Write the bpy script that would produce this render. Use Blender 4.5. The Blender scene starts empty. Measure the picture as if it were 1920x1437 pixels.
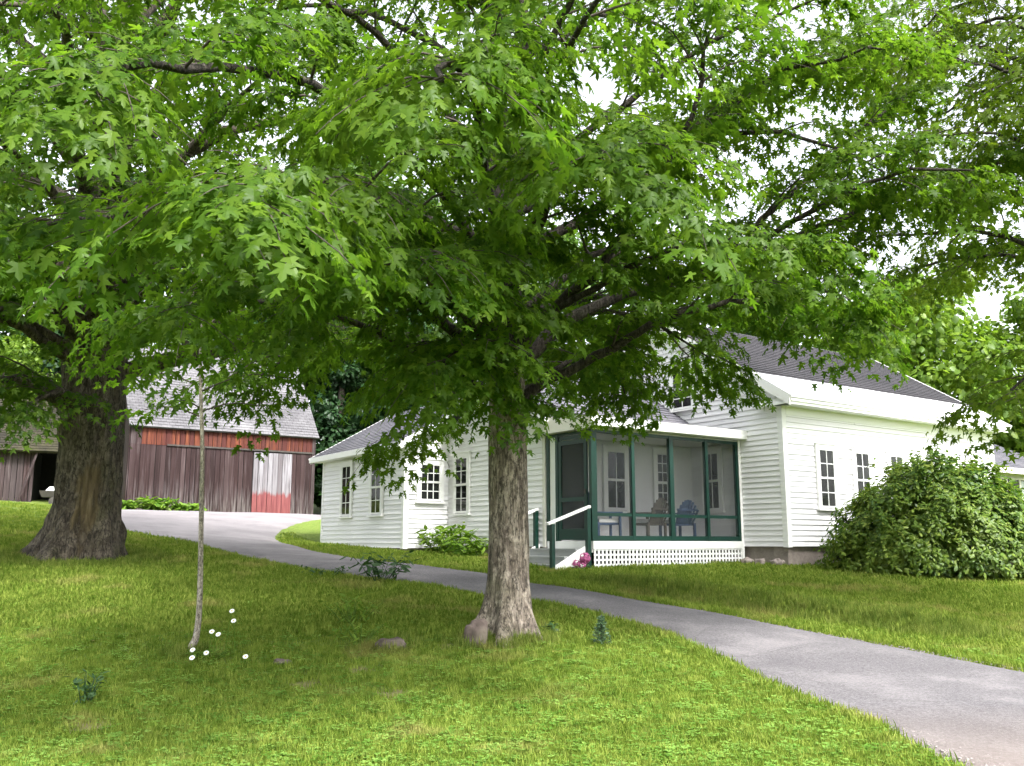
import bpy, math, random
import numpy as np
from mathutils import Vector, Matrix
R = math.radians
rng = np.random.default_rng(11); random.seed(11)
SC = bpy.context.scene
COL = SC.collection

# ---------------------------------------------------------------- camera, sky, sun, exposure
cam = bpy.data.cameras.new('camera'); cam_o = bpy.data.objects.new('camera', cam); COL.objects.link(cam_o)
cam.sensor_width = 36.0; cam.lens = 36.0 * 1700 / 1920; cam.clip_start = 0.1; cam.clip_end = 2000
cam_o.location = (0, 0, 1.6); cam_o.rotation_euler = (R(100), 0, 0); SC.camera = cam_o
SUN_EL, SUN_AZ = R(52), R(150)          # azimuth clockwise from +Y: the sun stands behind the viewer's right shoulder
W = bpy.data.worlds.new('World'); SC.world = W; W.use_nodes = True
nt = W.node_tree; nt.nodes.clear()
sky = nt.nodes.new('ShaderNodeTexSky'); sky.sky_type = 'NISHITA'; sky.sun_disc = False
sky.sun_elevation = SUN_EL; sky.sun_rotation = SUN_AZ; sky.dust_density = 4.0; sky.air_density = 1.0; sky.ozone_density = 1.0
hs = nt.nodes.new('ShaderNodeHueSaturation'); hs.inputs['Saturation'].default_value = 0.22
bg = nt.nodes.new('ShaderNodeBackground'); bg.inputs['Strength'].default_value = 0.15
wo = nt.nodes.new('ShaderNodeOutputWorld')
nt.links.new(sky.outputs[0], hs.inputs['Color']); nt.links.new(hs.outputs[0], bg.inputs[0]); nt.links.new(bg.outputs[0], wo.inputs[0])
sl = bpy.data.lights.new('sun', 'SUN'); sl.energy = 2.0; sl.angle = R(11); sl.color = (1.0, 0.975, 0.94)
so = bpy.data.objects.new('sun', sl); COL.objects.link(so)
sd = Vector((math.sin(SUN_AZ) * math.cos(SUN_EL), math.cos(SUN_AZ) * math.cos(SUN_EL), math.sin(SUN_EL)))
so.rotation_euler = sd.to_track_quat('Z', 'Y').to_euler(); so.location = sd * 50
SC.view_settings.view_transform = 'Standard'; SC.view_settings.look = 'None'; SC.view_settings.gamma = 1.0
SC.view_settings.use_curve_mapping = False; SC.view_settings.exposure = 2.0
SC.render.engine = 'CYCLES'
SC.cycles.use_denoising = True; SC.cycles.max_bounces = 6; SC.cycles.transparent_max_bounces = 12
SC.cycles.diffuse_bounces = 3; SC.cycles.transmission_bounces = 3; SC.cycles.caustics_reflective = False; SC.cycles.caustics_refractive = False; SC.cycles.use_adaptive_sampling = True; SC.cycles.adaptive_threshold = 0.03; SC.cycles.sample_clamp_indirect = 4.0

# ---------------------------------------------------------------- materials
def mat(name):
    m = bpy.data.materials.new(name); m.use_nodes = True
    t = m.node_tree; b = t.nodes['Principled BSDF']
    return m, t, b
def node(t, kind, **kw):
    n = t.nodes.new(kind)
    for k, v in kw.items(): setattr(n, k, v)
    return n
def noise(t, vec, scale, detail=4, rough=0.55, dims=None):
    n = node(t, 'ShaderNodeTexNoise'); n.inputs['Scale'].default_value = scale
    n.inputs['Detail'].default_value = detail; n.inputs['Roughness'].default_value = rough
    if vec is not None: t.links.new(vec, n.inputs['Vector'])
    return n.outputs['Fac']
def ramp(t, fac, stops, interp='LINEAR'):
    n = node(t, 'ShaderNodeValToRGB'); cr = n.color_ramp; cr.interpolation = interp
    while len(cr.elements) < len(stops): cr.elements.new(0.5)
    for e, (p, c) in zip(cr.elements, stops):
        e.position = p; e.color = (c[0], c[1], c[2], 1) if not isinstance(c, (int, float)) else (c, c, c, 1)
    t.links.new(fac, n.inputs[0]); return n.outputs[0]
def mix(t, fac, a, b, mode='MIX'):
    n = node(t, 'ShaderNodeMix'); n.data_type = 'RGBA'; n.blend_type = mode
    for sock, val in ((n.inputs[0], fac), (n.inputs[6], a), (n.inputs[7], b)):
        if isinstance(val, (int, float)): sock.default_value = val
        elif isinstance(val, tuple): sock.default_value = (val[0], val[1], val[2], 1)
        else: t.links.new(val, sock)
    return n.outputs[2]
def vec(t, which='Object', scale=(1, 1, 1)):
    c = node(t, 'ShaderNodeTexCoord'); m = node(t, 'ShaderNodeMapping'); m.inputs['Scale'].default_value = scale
    t.links.new(c.outputs[which], m.inputs['Vector']); return m.outputs[0]
def wpos(t, scale=(1, 1, 1)):
    g = node(t, 'ShaderNodeNewGeometry'); m = node(t, 'ShaderNodeMapping'); m.inputs['Scale'].default_value = scale
    t.links.new(g.outputs['Position'], m.inputs['Vector']); return m.outputs[0]
def bump(t, b, h, strength=0.3, dist=0.02):
    n = node(t, 'ShaderNodeBump'); n.inputs['Strength'].default_value = strength; n.inputs['Distance'].default_value = dist
    t.links.new(h, n.inputs['Height']); t.links.new(n.outputs[0], b.inputs['Normal'])
def orand(t):
    return node(t, 'ShaderNodeObjectInfo').outputs['Random']
def setc(t, b, c, rough=0.7):
    if isinstance(c, tuple): b.inputs['Base Color'].default_value = (c[0], c[1], c[2], 1)
    else: t.links.new(c, b.inputs['Base Color'])
    b.inputs['Roughness'].default_value = rough
    b.inputs['Specular IOR Level'].default_value = 0.3

def m_paint(name, col, dirt=(0.45, 0.42, 0.36), amt=0.25, rough=0.55):
    m, t, b = mat(name)
    n1 = noise(t, wpos(t, (1, 1, 2.5)), 1.6, 6); f = ramp(t, n1, [(0.5, 0.0), (0.8, amt)])
    n2 = noise(t, wpos(t, (6, 6, 1)), 5, 5); f2 = ramp(t, n2, [(0.45, 0.0), (0.85, amt * 0.6)])
    c = mix(t, f, tuple(col), tuple(dirt)); c = mix(t, f2, c, tuple(x * 0.8 for x in dirt))
    r = node(t, 'ShaderNodeMapRange'); t.links.new(orand(t), r.inputs[0]); r.inputs[3].default_value = 0.93; r.inputs[4].default_value = 1.03
    c = mix(t, 1.0, c, r.outputs[0], 'MULTIPLY')
    setc(t, b, c, rough); bump(t, b, noise(t, wpos(t), 40, 4), 0.08, 0.004); return m
def m_leaf(name, dark, mid, light, trans=0.45, gloss=0.018, attr=True):
    m = bpy.data.materials.new(name); m.use_nodes = True; t = m.node_tree; t.nodes.clear()
    if attr:
        a = node(t, 'ShaderNodeAttribute'); a.attribute_name = 'rnd'; fac = a.outputs['Fac']
    else: fac = orand(t)
    c = ramp(t, fac, [(0.0, dark), (0.5, mid), (0.85, tuple((x + y) / 2 for x, y in zip(mid, light))), (1.0, light)])
    big = noise(t, wpos(t), 0.55, 3); c = mix(t, ramp(t, big, [(0.38, 0.0), (0.68, 0.4)]), c, tuple(light))
    d = node(t, 'ShaderNodeBsdfDiffuse'); t.links.new(c, d.inputs[0])
    tr = node(t, 'ShaderNodeBsdfTranslucent'); ct = mix(t, 1.0, c, (1.55, 1.62, 0.85), 'MULTIPLY'); t.links.new(ct, tr.inputs[0])
    g = node(t, 'ShaderNodeBsdfGlossy'); g.inputs['Roughness'].default_value = 0.42; g.inputs[0].default_value = (0.9, 0.95, 0.9, 1)
    s1 = node(t, 'ShaderNodeMixShader'); s1.inputs[0].default_value = trans; t.links.new(d.outputs[0], s1.inputs[1]); t.links.new(tr.outputs[0], s1.inputs[2])
    s2 = node(t, 'ShaderNodeMixShader'); s2.inputs[0].default_value = gloss; t.links.new(s1.outputs[0], s2.inputs[1]); t.links.new(g.outputs[0], s2.inputs[2])
    o = node(t, 'ShaderNodeOutputMaterial'); t.links.new(s2.outputs[0], o.inputs[0]); return m

M = {}
M['white'] = m_paint('white_paint', (0.80, 0.79, 0.81), amt=0.10)
M['trim'] = m_paint('white_trim', (0.82, 0.82, 0.81), amt=0.05)
M['cream'] = m_paint('pale_trim', (0.62, 0.61, 0.55), amt=0.15)
M['green'] = m_paint('green_paint', (0.0045, 0.034, 0.024), dirt=(0.02, 0.035, 0.03), amt=0.3, rough=0.4)
M['grey_paint'] = m_paint('grey_paint', (0.30, 0.315, 0.31), amt=0.3)
M['metal_white'] = m_paint('white_metal', (0.80, 0.81, 0.82), dirt=(0.5, 0.5, 0.5), amt=0.22, rough=0.35)
def m_plain(name, col, rough=0.6, var=0.25, sc=6.0):
    m, t, b = mat(name); n1 = noise(t, wpos(t), sc, 5)
    c = mix(t, ramp(t, n1, [(0.3, 0.0), (0.75, 1.0)]), tuple(x * (1 - var) for x in col), tuple(min(1, x * (1 + var)) for x in col))
    setc(t, b, c, rough); return m
M['dark'] = m_plain('interior_shade_tone', (0.012, 0.011, 0.010), 0.9)  # near-black: shade inside shed, barn and porch base put into the colour
M['rust'] = m_plain('dark_iron', (0.05, 0.045, 0.04), 0.6)
M['soil'] = m_plain('dry_soil', (0.16, 0.11, 0.075), 0.95, 0.3, 9)
def m_glass():
    m, t, b = mat('window_glass'); n1 = noise(t, wpos(t), 1.3, 2)
    setc(t, b, ramp(t, n1, [(0.35, (0.006, 0.007, 0.007)), (0.7, (0.03, 0.032, 0.03))]), 0.06)
    b.inputs['Specular IOR Level'].default_value = 0.3
    bump(t, b, noise(t, wpos(t), 2.2, 1), 0.08, 0.02); return m
M['glass'] = m_glass()
def m_screen(name='insect_screen', f=0.21):
    m = bpy.data.materials.new(name); m.use_nodes = True; t = m.node_tree; t.nodes.clear()
    d = node(t, 'ShaderNodeBsdfDiffuse'); d.inputs[0].default_value = (0.05, 0.055, 0.058, 1)
    tr = node(t, 'ShaderNodeBsdfTransparent'); s = node(t, 'ShaderNodeMixShader'); s.inputs[0].default_value = f
    t.links.new(tr.outputs[0], s.inputs[1]); t.links.new(d.outputs[0], s.inputs[2])
    o = node(t, 'ShaderNodeOutputMaterial'); t.links.new(s.outputs[0], o.inputs[0]); return m
M['screen'] = m_screen(); M['screen_shaded'] = m_screen('shaded_door_screen', 0.78)  # door copy is denser, painting in the dark behind the door
def m_roof(name, c1, c2, c3, rows=7.0, cols=3.3):
    m, t, b = mat(name); v = vec(t, 'UV', (1, 1, 1))
    br = node(t, 'ShaderNodeTexBrick'); br.offset = 0.5; br.inputs['Scale'].default_value = 1.0
    br.inputs['Brick Width'].default_value = 1 / cols; br.inputs['Row Height'].default_value = 1 / rows; br.inputs['Mortar Size'].default_value = 0.012
    br.inputs['Color1'].default_value = (*c1, 1); br.inputs['Color2'].default_value = (*c2, 1); br.inputs['Mortar'].default_value = (*[x * 0.62 for x in c1], 1)
    t.links.new(v, br.inputs['Vector'])
    f = ramp(t, noise(t, wpos(t), 0.8, 6, 0.65), [(0.42, 0.0), (0.72, 0.75)])
    c = mix(t, f, br.outputs['Color'], tuple(c3)); fine = ramp(t, noise(t, wpos(t), 30, 3), [(0.3, 0.75), (0.7, 1.15)])
    c = mix(t, 1.0, c, fine, 'MULTIPLY')
    setc(t, b, c, 0.85); bump(t, b, br.outputs['Fac'], 0.4, -0.015); return m
M['roof_dark'] = m_roof('asphalt_shingle', (0.024, 0.0225, 0.027), (0.036, 0.034, 0.039), (0.045, 0.042, 0.047))
M['roof_grey'] = m_roof('weathered_asphalt_shingle', (0.085, 0.085, 0.10), (0.115, 0.112, 0.13), (0.15, 0.145, 0.16))
M['roof_barn'] = m_roof('weathered_wood_shingle', (0.092, 0.089, 0.096), (0.125, 0.121, 0.129), (0.21, 0.206, 0.214), 6.5, 4.5)
M['roof_moss'] = m_roof('mossy_shingle', (0.016, 0.014, 0.010), (0.027, 0.024, 0.014), (0.05, 0.048, 0.018), 6.5, 4.5)
def m_barnboard(name, zlo, zhi, mode):
    m, t, b = mat(name)
    streak = noise(t, wpos(t, (14, 14, 0.8)), 1.0, 6, 0.6); blotch = noise(t, wpos(t, (1.2, 1.2, 0.6)), 1.0, 4)
    g = ramp(t, streak, [(0.25, (0.009, 0.0037, 0.004)), (0.46, (0.025, 0.011, 0.011)), (0.58, (0.052, 0.032, 0.032)), (0.74, (0.155, 0.130, 0.133))])
    g = mix(t, ramp(t, blotch, [(0.45, 0.0), (0.75, 0.6)]), g, (0.05, 0.032, 0.037))
    if mode == 'grey': c = mix(t, ramp(t, orand(t), [(0.0, 0.0), (1.0, 0.5)]), g, (0.06, 0.054, 0.054))
    elif mode == 'front':
        w = ramp(t, orand(t), [(0.0, (0.010, 0.004, 0.004)), (0.7, (0.026, 0.012, 0.012)), (1.0, (0.062, 0.042, 0.042))]); c = mix(t, 0.6, g, w)
        pos = node(t, 'ShaderNodeNewGeometry'); sx = node(t, 'ShaderNodeSeparateXYZ'); t.links.new(pos.outputs['Position'], sx.inputs[0])
        r1 = node(t, 'ShaderNodeMapRange'); t.links.new(sx.outputs[2], r1.inputs[0]); r1.inputs[1].default_value = 2.9; r1.inputs[2].default_value = 4.2
        r1.inputs[3].default_value = 0.85; r1.inputs[4].default_value = 0.0
        pale = node(t, 'ShaderNodeMath', operation='MULTIPLY'); t.links.new(r1.outputs[0], pale.inputs[0]); t.links.new(ramp(t, streak, [(0.45, 0.0), (0.65, 1.0)]), pale.inputs[1])
        c = mix(t, pale.outputs[0], c, (0.15, 0.135, 0.135))
    elif mode == 'red':
        rr = ramp(t, streak, [(0.3, (0.035, 0.010, 0.008)), (0.5, (0.10, 0.026, 0.015)), (0.72, (0.20, 0.065, 0.027))])
        c = mix(t, ramp(t, orand(t), [(0.2, 0.0), (0.8, 0.9)]), rr, (0.06, 0.016, 0.014)); c = mix(t, ramp(t, blotch, [(0.55, 0.0), (0.8, 0.7)]), c, (0.045, 0.022, 0.02))
    elif mode == 'door':
        c = mix(t, ramp(t, streak, [(0.3, 0.25), (0.6, 1.0)]), g, (0.25, 0.243, 0.262))
        c = mix(t, ramp(t, orand(t), [(0.15, 0.75), (0.75, 0.0)]), c, (0.085, 0.072, 0.078))
        red = ramp(t, streak, [(0.3, (0.11, 0.026, 0.03)), (0.7, (0.21, 0.07, 0.07))]); pos = node(t, 'ShaderNodeNewGeometry'); sx = node(t, 'ShaderNodeSeparateXYZ'); t.links.new(pos.outputs['Position'], sx.inputs[0])
        ed = node(t, 'ShaderNodeMath', operation='MULTIPLY_ADD'); t.links.new(noise(t, wpos(t, (9, 9, 1.5)), 1.0, 4), ed.inputs[0]); ed.inputs[1].default_value = 0.7; t.links.new(sx.outputs[2], ed.inputs[2])
        rz1 = node(t, 'ShaderNodeMapRange'); t.links.new(ed.outputs[0], rz1.inputs[0]); rz1.inputs[1].default_value = 4.12; rz1.inputs[2].default_value = 3.95; c = mix(t, rz1.outputs[0], c, red)
    else:
        c = ramp(t, streak, [(0.3, (0.13, 0.03, 0.033)), (0.7, (0.23, 0.065, 0.063))]); c = mix(t, ramp(t, blotch, [(0.5, 0.0), (0.8, 0.5)]), c, (0.15, 0.12, 0.12))
    setc(t, b, c, 0.85); bump(t, b, streak, 0.5, 0.02); return m
for k in ('grey', 'front', 'red', 'door', 'doorred'): M['barn_' + k] = m_barnboard('barn_board_' + k, 0, 1, k)
def m_stone(name, c1, c2):
    m, t, b = mat(name); n1 = noise(t, vec(t), 5, 8, 0.65)
    c = ramp(t, n1, [(0.3, c1), (0.7, c2)]); c = mix(t, ramp(t, noise(t, vec(t), 2.0, 3), [(0.5, 0.0), (0.75, 0.5)]), c, (0.2, 0.19, 0.13))
    c = mix(t, ramp(t, orand(t), [(0, 0.0), (1, 0.35)]), c, tuple(x * 0.6 for x in c1))
    setc(t, b, c, 0.9); bump(t, b, n1, 0.6, 0.05); return m
M['granite'] = m_stone('granite_block', (0.20, 0.165, 0.148), (0.36, 0.31, 0.285))
M['rock'] = m_stone('field_stone', (0.07, 0.052, 0.046), (0.17, 0.135, 0.118))
def m_bark(name, dark, mid, light, moss, mossamt=0.4, sc=1.0, patch=None):
    m, t, b = mat(name)
    st = noise(t, wpos(t, (9 * sc, 9 * sc, 1.6 * sc)), 1.3, 8, 0.68)
    c = ramp(t, st, [(0.3, dark), (0.5, mid), (0.72, light)])
    spots = ramp(t, noise(t, wpos(t, (1, 1, 0.8)), 7 * sc, 5, 0.7), [(0.5, 0.0), (0.66, 0.85)])
    c = mix(t, spots, c, tuple(light))
    c = mix(t, ramp(t, noise(t, wpos(t), 1.7, 5), [(0.5, 0.0), (0.72, mossamt)]), c, tuple(moss))
    fz = noise(t, wpos(t, (13 * sc, 13 * sc, 2.6 * sc)), 1.0, 5, 0.6); ab = node(t, 'ShaderNodeMath', operation='SUBTRACT'); t.links.new(fz, ab.inputs[0]); ab.inputs[1].default_value = 0.5
    ab2 = node(t, 'ShaderNodeMath', operation='ABSOLUTE'); t.links.new(ab.outputs[0], ab2.inputs[0])
    c = mix(t, ramp(t, ab2.outputs[0], [(0.0, 0.9), (0.045, 0.0)]), c, tuple(x * 0.35 for x in dark))
    fl = noise(t, wpos(t, (1, 1, 0.6)), 22 * sc, 4, 0.7); c = mix(t, 1.0, c, ramp(t, fl, [(0.3, 0.55), (0.5, 1.0), (0.7, 1.45)]), 'MULTIPLY')
    if patch: c = patch(t, c)
    setc(t, b, c, 0.92); bump(t, b, st, 1.0, 0.08 / sc); return m
M['bark'] = m_bark('maple_bark', (0.055, 0.043, 0.034), (0.175, 0.143, 0.117), (0.42, 0.365, 0.305), (0.075, 0.078, 0.04), 0.55)
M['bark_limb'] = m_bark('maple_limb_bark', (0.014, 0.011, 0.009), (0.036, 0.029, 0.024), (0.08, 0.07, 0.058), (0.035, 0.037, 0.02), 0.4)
def bare_patch(t, c):
    # a strip of weathered sapwood where the bark has come away, on the camera side of the old trunk
    v = wpos(t); mp = v.node; mp.inputs['Location'].default_value = (8.2 / 0.40, -17.5 / 0.9, -2.5 / 1.75); mp.inputs['Scale'].default_value = (1 / 0.40, 1 / 0.9, 1 / 1.75)
    ln = node(t, 'ShaderNodeVectorMath', operation='LENGTH'); t.links.new(v, ln.inputs[0])
    ad = node(t, 'ShaderNodeMath', operation='ADD'); t.links.new(ln.outputs['Value'], ad.inputs[0])
    nn = node(t, 'ShaderNodeMath', operation='MULTIPLY'); t.links.new(noise(t, wpos(t, (3, 3, 1.2)), 2.2, 4), nn.inputs[0]); nn.inputs[1].default_value = 0.9
    t.links.new(nn.outputs[0], ad.inputs[1])
    f = ramp(t, ad.outputs[0], [(0.0, 0.9), (0.78, 0.8), (1.0, 0.0)])
    w = ramp(t, noise(t, wpos(t, (10, 10, 1.2)), 1.2, 6), [(0.3, (0.035, 0.024, 0.011)), (0.55, (0.105, 0.078, 0.036)), (0.75, (0.20, 0.16, 0.105))])
    return mix(t, f, c, w)
M['bark_old'] = m_bark('old_maple_bark', (0.018, 0.014, 0.010), (0.064, 0.052, 0.038), (0.15, 0.128, 0.10), (0.055, 0.055, 0.022), 0.6, 0.8, bare_patch)
M['bark_sap'] = m_bark('sapling_bark', (0.14, 0.12, 0.10), (0.28, 0.245, 0.205), (0.45, 0.41, 0.36), (0.2, 0.2, 0.12), 0.3, 2.5)
M['bark_far'] = m_plain('forest_bark', (0.09, 0.075, 0.06), 0.95)
M['twig'] = m_plain('twig_bark', (0.055, 0.045, 0.037), 0.9)
M['leaf'] = m_leaf('maple_leaf', (0.034, 0.082, 0.008), (0.060, 0.124, 0.011), (0.108, 0.176, 0.018), 0.54, 0.008)
M['leaf_right'] = m_leaf('right_maple_leaf', (0.038, 0.078, 0.008), (0.068, 0.120, 0.011), (0.122, 0.172, 0.018), 0.52, 0.008)
M['leaf_old'] = m_leaf('old_maple_leaf', (0.026, 0.064, 0.007), (0.047, 0.098, 0.010), (0.090, 0.150, 0.016), 0.52, 0.008)
M['leaf_far'] = m_leaf('forest_leaf', (0.020, 0.055, 0.012), (0.042, 0.10, 0.018), (0.105, 0.17, 0.03), 0.35, 0.015)
M['leaf_bright'] = m_leaf('yellow_green_forest_leaf', (0.045, 0.095, 0.012), (0.095, 0.175, 0.02), (0.17, 0.245, 0.035), 0.42, 0.015)  # yellow-green leaf colour, lighter than the other forest trees
M['leaf_conifer'] = m_leaf('dark_forest_leaf', (0.008, 0.024, 0.009), (0.016, 0.042, 0.015), (0.03, 0.07, 0.02), 0.25, 0.015)
M['leaf_rhodo'] = m_leaf('shrub_leaf', (0.022, 0.060, 0.008), (0.072, 0.142, 0.016), (0.19, 0.245, 0.04), 0.32, 0.02)
M['leaf_weed'] = m_leaf('weed_leaf', (0.04, 0.10, 0.012), (0.10, 0.20, 0.02), (0.19, 0.28, 0.04), 0.35, 0.02)
M['leaf_weed_dark'] = m_leaf('dark_weed_leaf', (0.018, 0.05, 0.016), (0.035, 0.085, 0.025), (0.07, 0.13, 0.05), 0.3, 0.03)
M['needle'] = m_leaf('spruce_needle', (0.03, 0.065, 0.03), (0.055, 0.105, 0.05), (0.09, 0.15, 0.08), 0.2, 0.02)
M['petal'] = m_plain('white_petal', (0.82, 0.83, 0.80), 0.6, 0.05)
M['gravel'] = m_plain('gravel', (0.2, 0.18, 0.17), 0.9, 0.5, 40)
M['yellow_leaf'] = m_plain('yellow_fallen_leaf', (0.32, 0.27, 0.07), 0.8, 0.3)
M['pink'] = m_plain('pink_petal', (0.42, 0.10, 0.24), 0.6, 0.3, 20)
M['yellow'] = m_plain('yellow_centre', (0.6, 0.42, 0.03), 0.7)
M['blue_wicker'] = m_plain('blue_wicker', (0.05, 0.085, 0.16), 0.7, 0.3, 25)
M['tan_wicker'] = m_plain('tan_wicker', (0.11, 0.095, 0.075), 0.7, 0.3, 25)
M['cushion'] = m_plain('white_cushion', (0.62, 0.62, 0.6), 0.8, 0.1)
M['curtain'] = m_plain('pale_curtain', (0.42, 0.46, 0.45), 0.9, 0.15)
SOIL = [(-2.05, 9.45, 0.32), (-1.62, 10.1, 0.25), (-1.15, 9.0, 0.35), (-3.5, 7.85, 0.30), (-0.05, 11.5, 0.28), (0.5, 11.7, 0.2), (-0.75, 11.4, 0.22)]
def m_lawn():
    m, t, b = mat('lawn_soil')
    n1 = noise(t, wpos(t), 0.9, 6, 0.6); n2 = noise(t, wpos(t), 14, 6, 0.7); n3 = noise(t, wpos(t), 0.33, 3)
    c = ramp(t, n2, [(0.25, (0.055, 0.090, 0.013)), (0.5, (0.118, 0.170, 0.027)), (0.75, (0.20, 0.25, 0.05))])
    c = mix(t, ramp(t, n1, [(0.57, 0.0), (0.72, 0.5)]), c, (0.17, 0.15, 0.06)); c = mix(t, ramp(t, n3, [(0.4, 0.0), (0.7, 0.35)]), c, (0.14, 0.21, 0.03))
    for x_, y_, r_ in SOIL:
        v = wpos(t, (1, 1, 0)); v.node.inputs['Location'].default_value = (-x_, -y_, 0); ln = node(t, 'ShaderNodeVectorMath', operation='LENGTH'); t.links.new(v, ln.inputs[0])
        ad = node(t, 'ShaderNodeMath', operation='MULTIPLY_ADD'); t.links.new(n2, ad.inputs[0]); ad.inputs[1].default_value = r_ * 0.8; t.links.new(ln.outputs['Value'], ad.inputs[2])
        mr = node(t, 'ShaderNodeMapRange'); t.links.new(ad.outputs[0], mr.inputs[0]); mr.inputs[1].default_value = r_ * 0.9; mr.inputs[2].default_value = r_ * 1.4; mr.inputs[3].default_value = 0.55; mr.inputs[4].default_value = 0
        c = mix(t, mr.outputs[0], c, (0.17, 0.115, 0.075))
    setc(t, b, c, 0.95); bump(t, b, n2, 0.8, 0.05); return m
M['lawn'] = m_lawn()
def m_grass(name, dark, light, dry):
    m = bpy.data.materials.new(name); m.use_nodes = True; t = m.node_tree; t.nodes.clear()
    c = mix(t, orand(t), dark, light)
    c = mix(t, ramp(t, noise(t, wpos(t), 0.9, 6, 0.6), [(0.57, 0.0), (0.72, 0.6)]), c, dry)
    d = node(t, 'ShaderNodeBsdfDiffuse'); tr = node(t, 'ShaderNodeBsdfTranslucent'); t.links.new(c, d.inputs[0]); t.links.new(mix(t, 1.0, c, (1.3, 1.35, 0.8), 'MULTIPLY'), tr.inputs[0])
    s = node(t, 'ShaderNodeMixShader'); s.inputs[0].default_value = 0.35; t.links.new(d.outputs[0], s.inputs[1]); t.links.new(tr.outputs[0], s.inputs[2])
    o = node(t, 'ShaderNodeOutputMaterial'); t.links.new(s.outputs[0], o.inputs[0]); return m
M['grass'] = m_grass('grass_blade', (0.080, 0.142, 0.016), (0.235, 0.29, 0.058), (0.37, 0.30, 0.13))
M['clover'] = m_grass('clover_leaf', (0.08, 0.18, 0.025), (0.21, 0.34, 0.075), (0.25, 0.3, 0.09))
M['tallgrass'] = m_grass('bank_grass', (0.07, 0.12, 0.02), (0.21, 0.25, 0.06), (0.26, 0.20, 0.09))
def m_drive():
    m, t, b = mat('worn_asphalt')
    n1 = noise(t, wpos(t), 1.1, 6, 0.6); n2 = noise(t, wpos(t), 28, 5, 0.8); n3 = noise(t, wpos(t), 55, 3, 0.7)
    c = ramp(t, n1, [(0.3, (0.098, 0.092, 0.100)), (0.55, (0.135, 0.127, 0.135)), (0.75, (0.175, 0.165, 0.172))])
    c = mix(t, ramp(t, n2, [(0.38, 0.75), (0.56, 0.0)]), c, (0.05, 0.047, 0.05)); c = mix(t, ramp(t, n3, [(0.55, 0.0), (0.7, 0.6)]), c, (0.27, 0.255, 0.25))
    wv = node(t, 'ShaderNodeMix'); wv.data_type = 'VECTOR'; wv.inputs[0].default_value = 0.16; nz = node(t, 'ShaderNodeTexNoise'); nz.inputs['Scale'].default_value = 2.5; nz.inputs['Detail'].default_value = 5; t.links.new(wpos(t), nz.inputs['Vector'])
    t.links.new(wpos(t), wv.inputs[4]); t.links.new(nz.outputs['Color'], wv.inputs[5]); vo = node(t, 'ShaderNodeTexVoronoi'); vo.feature = 'DISTANCE_TO_EDGE'; vo.inputs['Scale'].default_value = 0.75; t.links.new(wv.outputs[1], vo.inputs['Vector'])
    cm = node(t, 'ShaderNodeMath', operation='MULTIPLY'); t.links.new(ramp(t, vo.outputs['Distance'], [(0.0, 0.55), (0.009, 0.0)]), cm.inputs[0]); t.links.new(ramp(t, n1, [(0.45, 0.0), (0.6, 1.0)]), cm.inputs[1]); c = mix(t, cm.outputs[0], c, (0.035, 0.033, 0.033))
    sp = node(t, 'ShaderNodeSeparateXYZ'); t.links.new(wpos(t), sp.inputs[0])
    rr = node(t, 'ShaderNodeMapRange'); t.links.new(sp.outputs[1], rr.inputs[0]); rr.inputs[1].default_value = 17; rr.inputs[2].default_value = 26; rr.inputs[3].default_value = 0.0; rr.inputs[4].default_value = 0.75
    ad = node(t, 'ShaderNodeMath', operation='ADD'); t.links.new(rr.outputs[0], ad.inputs[0])
    nn = node(t, 'ShaderNodeMath', operation='MULTIPLY_ADD'); t.links.new(n1, nn.inputs[0]); nn.inputs[1].default_value = 1.2; nn.inputs[2].default_value = -0.6; t.links.new(nn.outputs[0], ad.inputs[1])
    ad.use_clamp = True
    c = mix(t, ad.outputs[0], c, (0.24, 0.222, 0.228))      # gravel by the barn, its tone also lightened for the open sky there
    rn = node(t, 'ShaderNodeMapRange'); t.links.new(sp.outputs[1], rn.inputs[0]); rn.inputs[1].default_value = 8.6; rn.inputs[2].default_value = 6.6; rn.inputs[3].default_value = 0; rn.inputs[4].default_value = 0.45
    c = mix(t, rn.outputs[0], c, (0.17, 0.13, 0.105))       # sandy washout at the foot of the drive
    setc(t, b, c, 0.9); bump(t, b, n2, 0.5, 0.01); return m
M['drive'] = m_drive()

# ---------------------------------------------------------------- helpers
def link(o, parent=None):
    COL.objects.link(o)
    if parent is not None: o.parent = parent
    return o
def tag(o, label=None, cat=None, group=None, kind=None):
    if label: o['label'] = label
    if cat: o['category'] = cat
    if group: o['group'] = group
    if kind: o['kind'] = kind
    return o
def empty(name, loc=(0, 0, 0), rz=0.0, parent=None):
    o = bpy.data.objects.new(name, None); o.location = loc; o.rotation_euler = (0, 0, rz); o.empty_display_size = 0.2
    return link(o, parent)
def meshobj(name, verts, faces, m, parent=None, smooth=False, loc=(0, 0, 0), rz=0.0):
    me = bpy.data.meshes.new(name); me.from_pydata([tuple(map(float, v)) for v in verts], [], faces)
    if smooth: me.polygons.foreach_set('use_smooth', [True] * len(me.polygons))
    me.materials.append(m if not isinstance(m, str) else M[m]); me.update()
    o = bpy.data.objects.new(name, me); o.location = loc; o.rotation_euler = (0, 0, rz)
    return link(o, parent)
BV = [(0, 0, 0), (1, 0, 0), (1, 1, 0), (0, 1, 0), (0, 0, 1), (1, 0, 1), (1, 1, 1), (0, 1, 1)]
BF = [(0, 3, 2, 1), (4, 5, 6, 7), (0, 1, 5, 4), (1, 2, 6, 5), (2, 3, 7, 6), (3, 0, 4, 7)]
_unit = {}
def unit(m, key='box', verts=None):
    k = (m, key)
    if k not in _unit:
        me = bpy.data.meshes.new(key); me.from_pydata(verts or BV, [], BF); me.materials.append(M[m]); _unit[k] = me
    return _unit[k]
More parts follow.
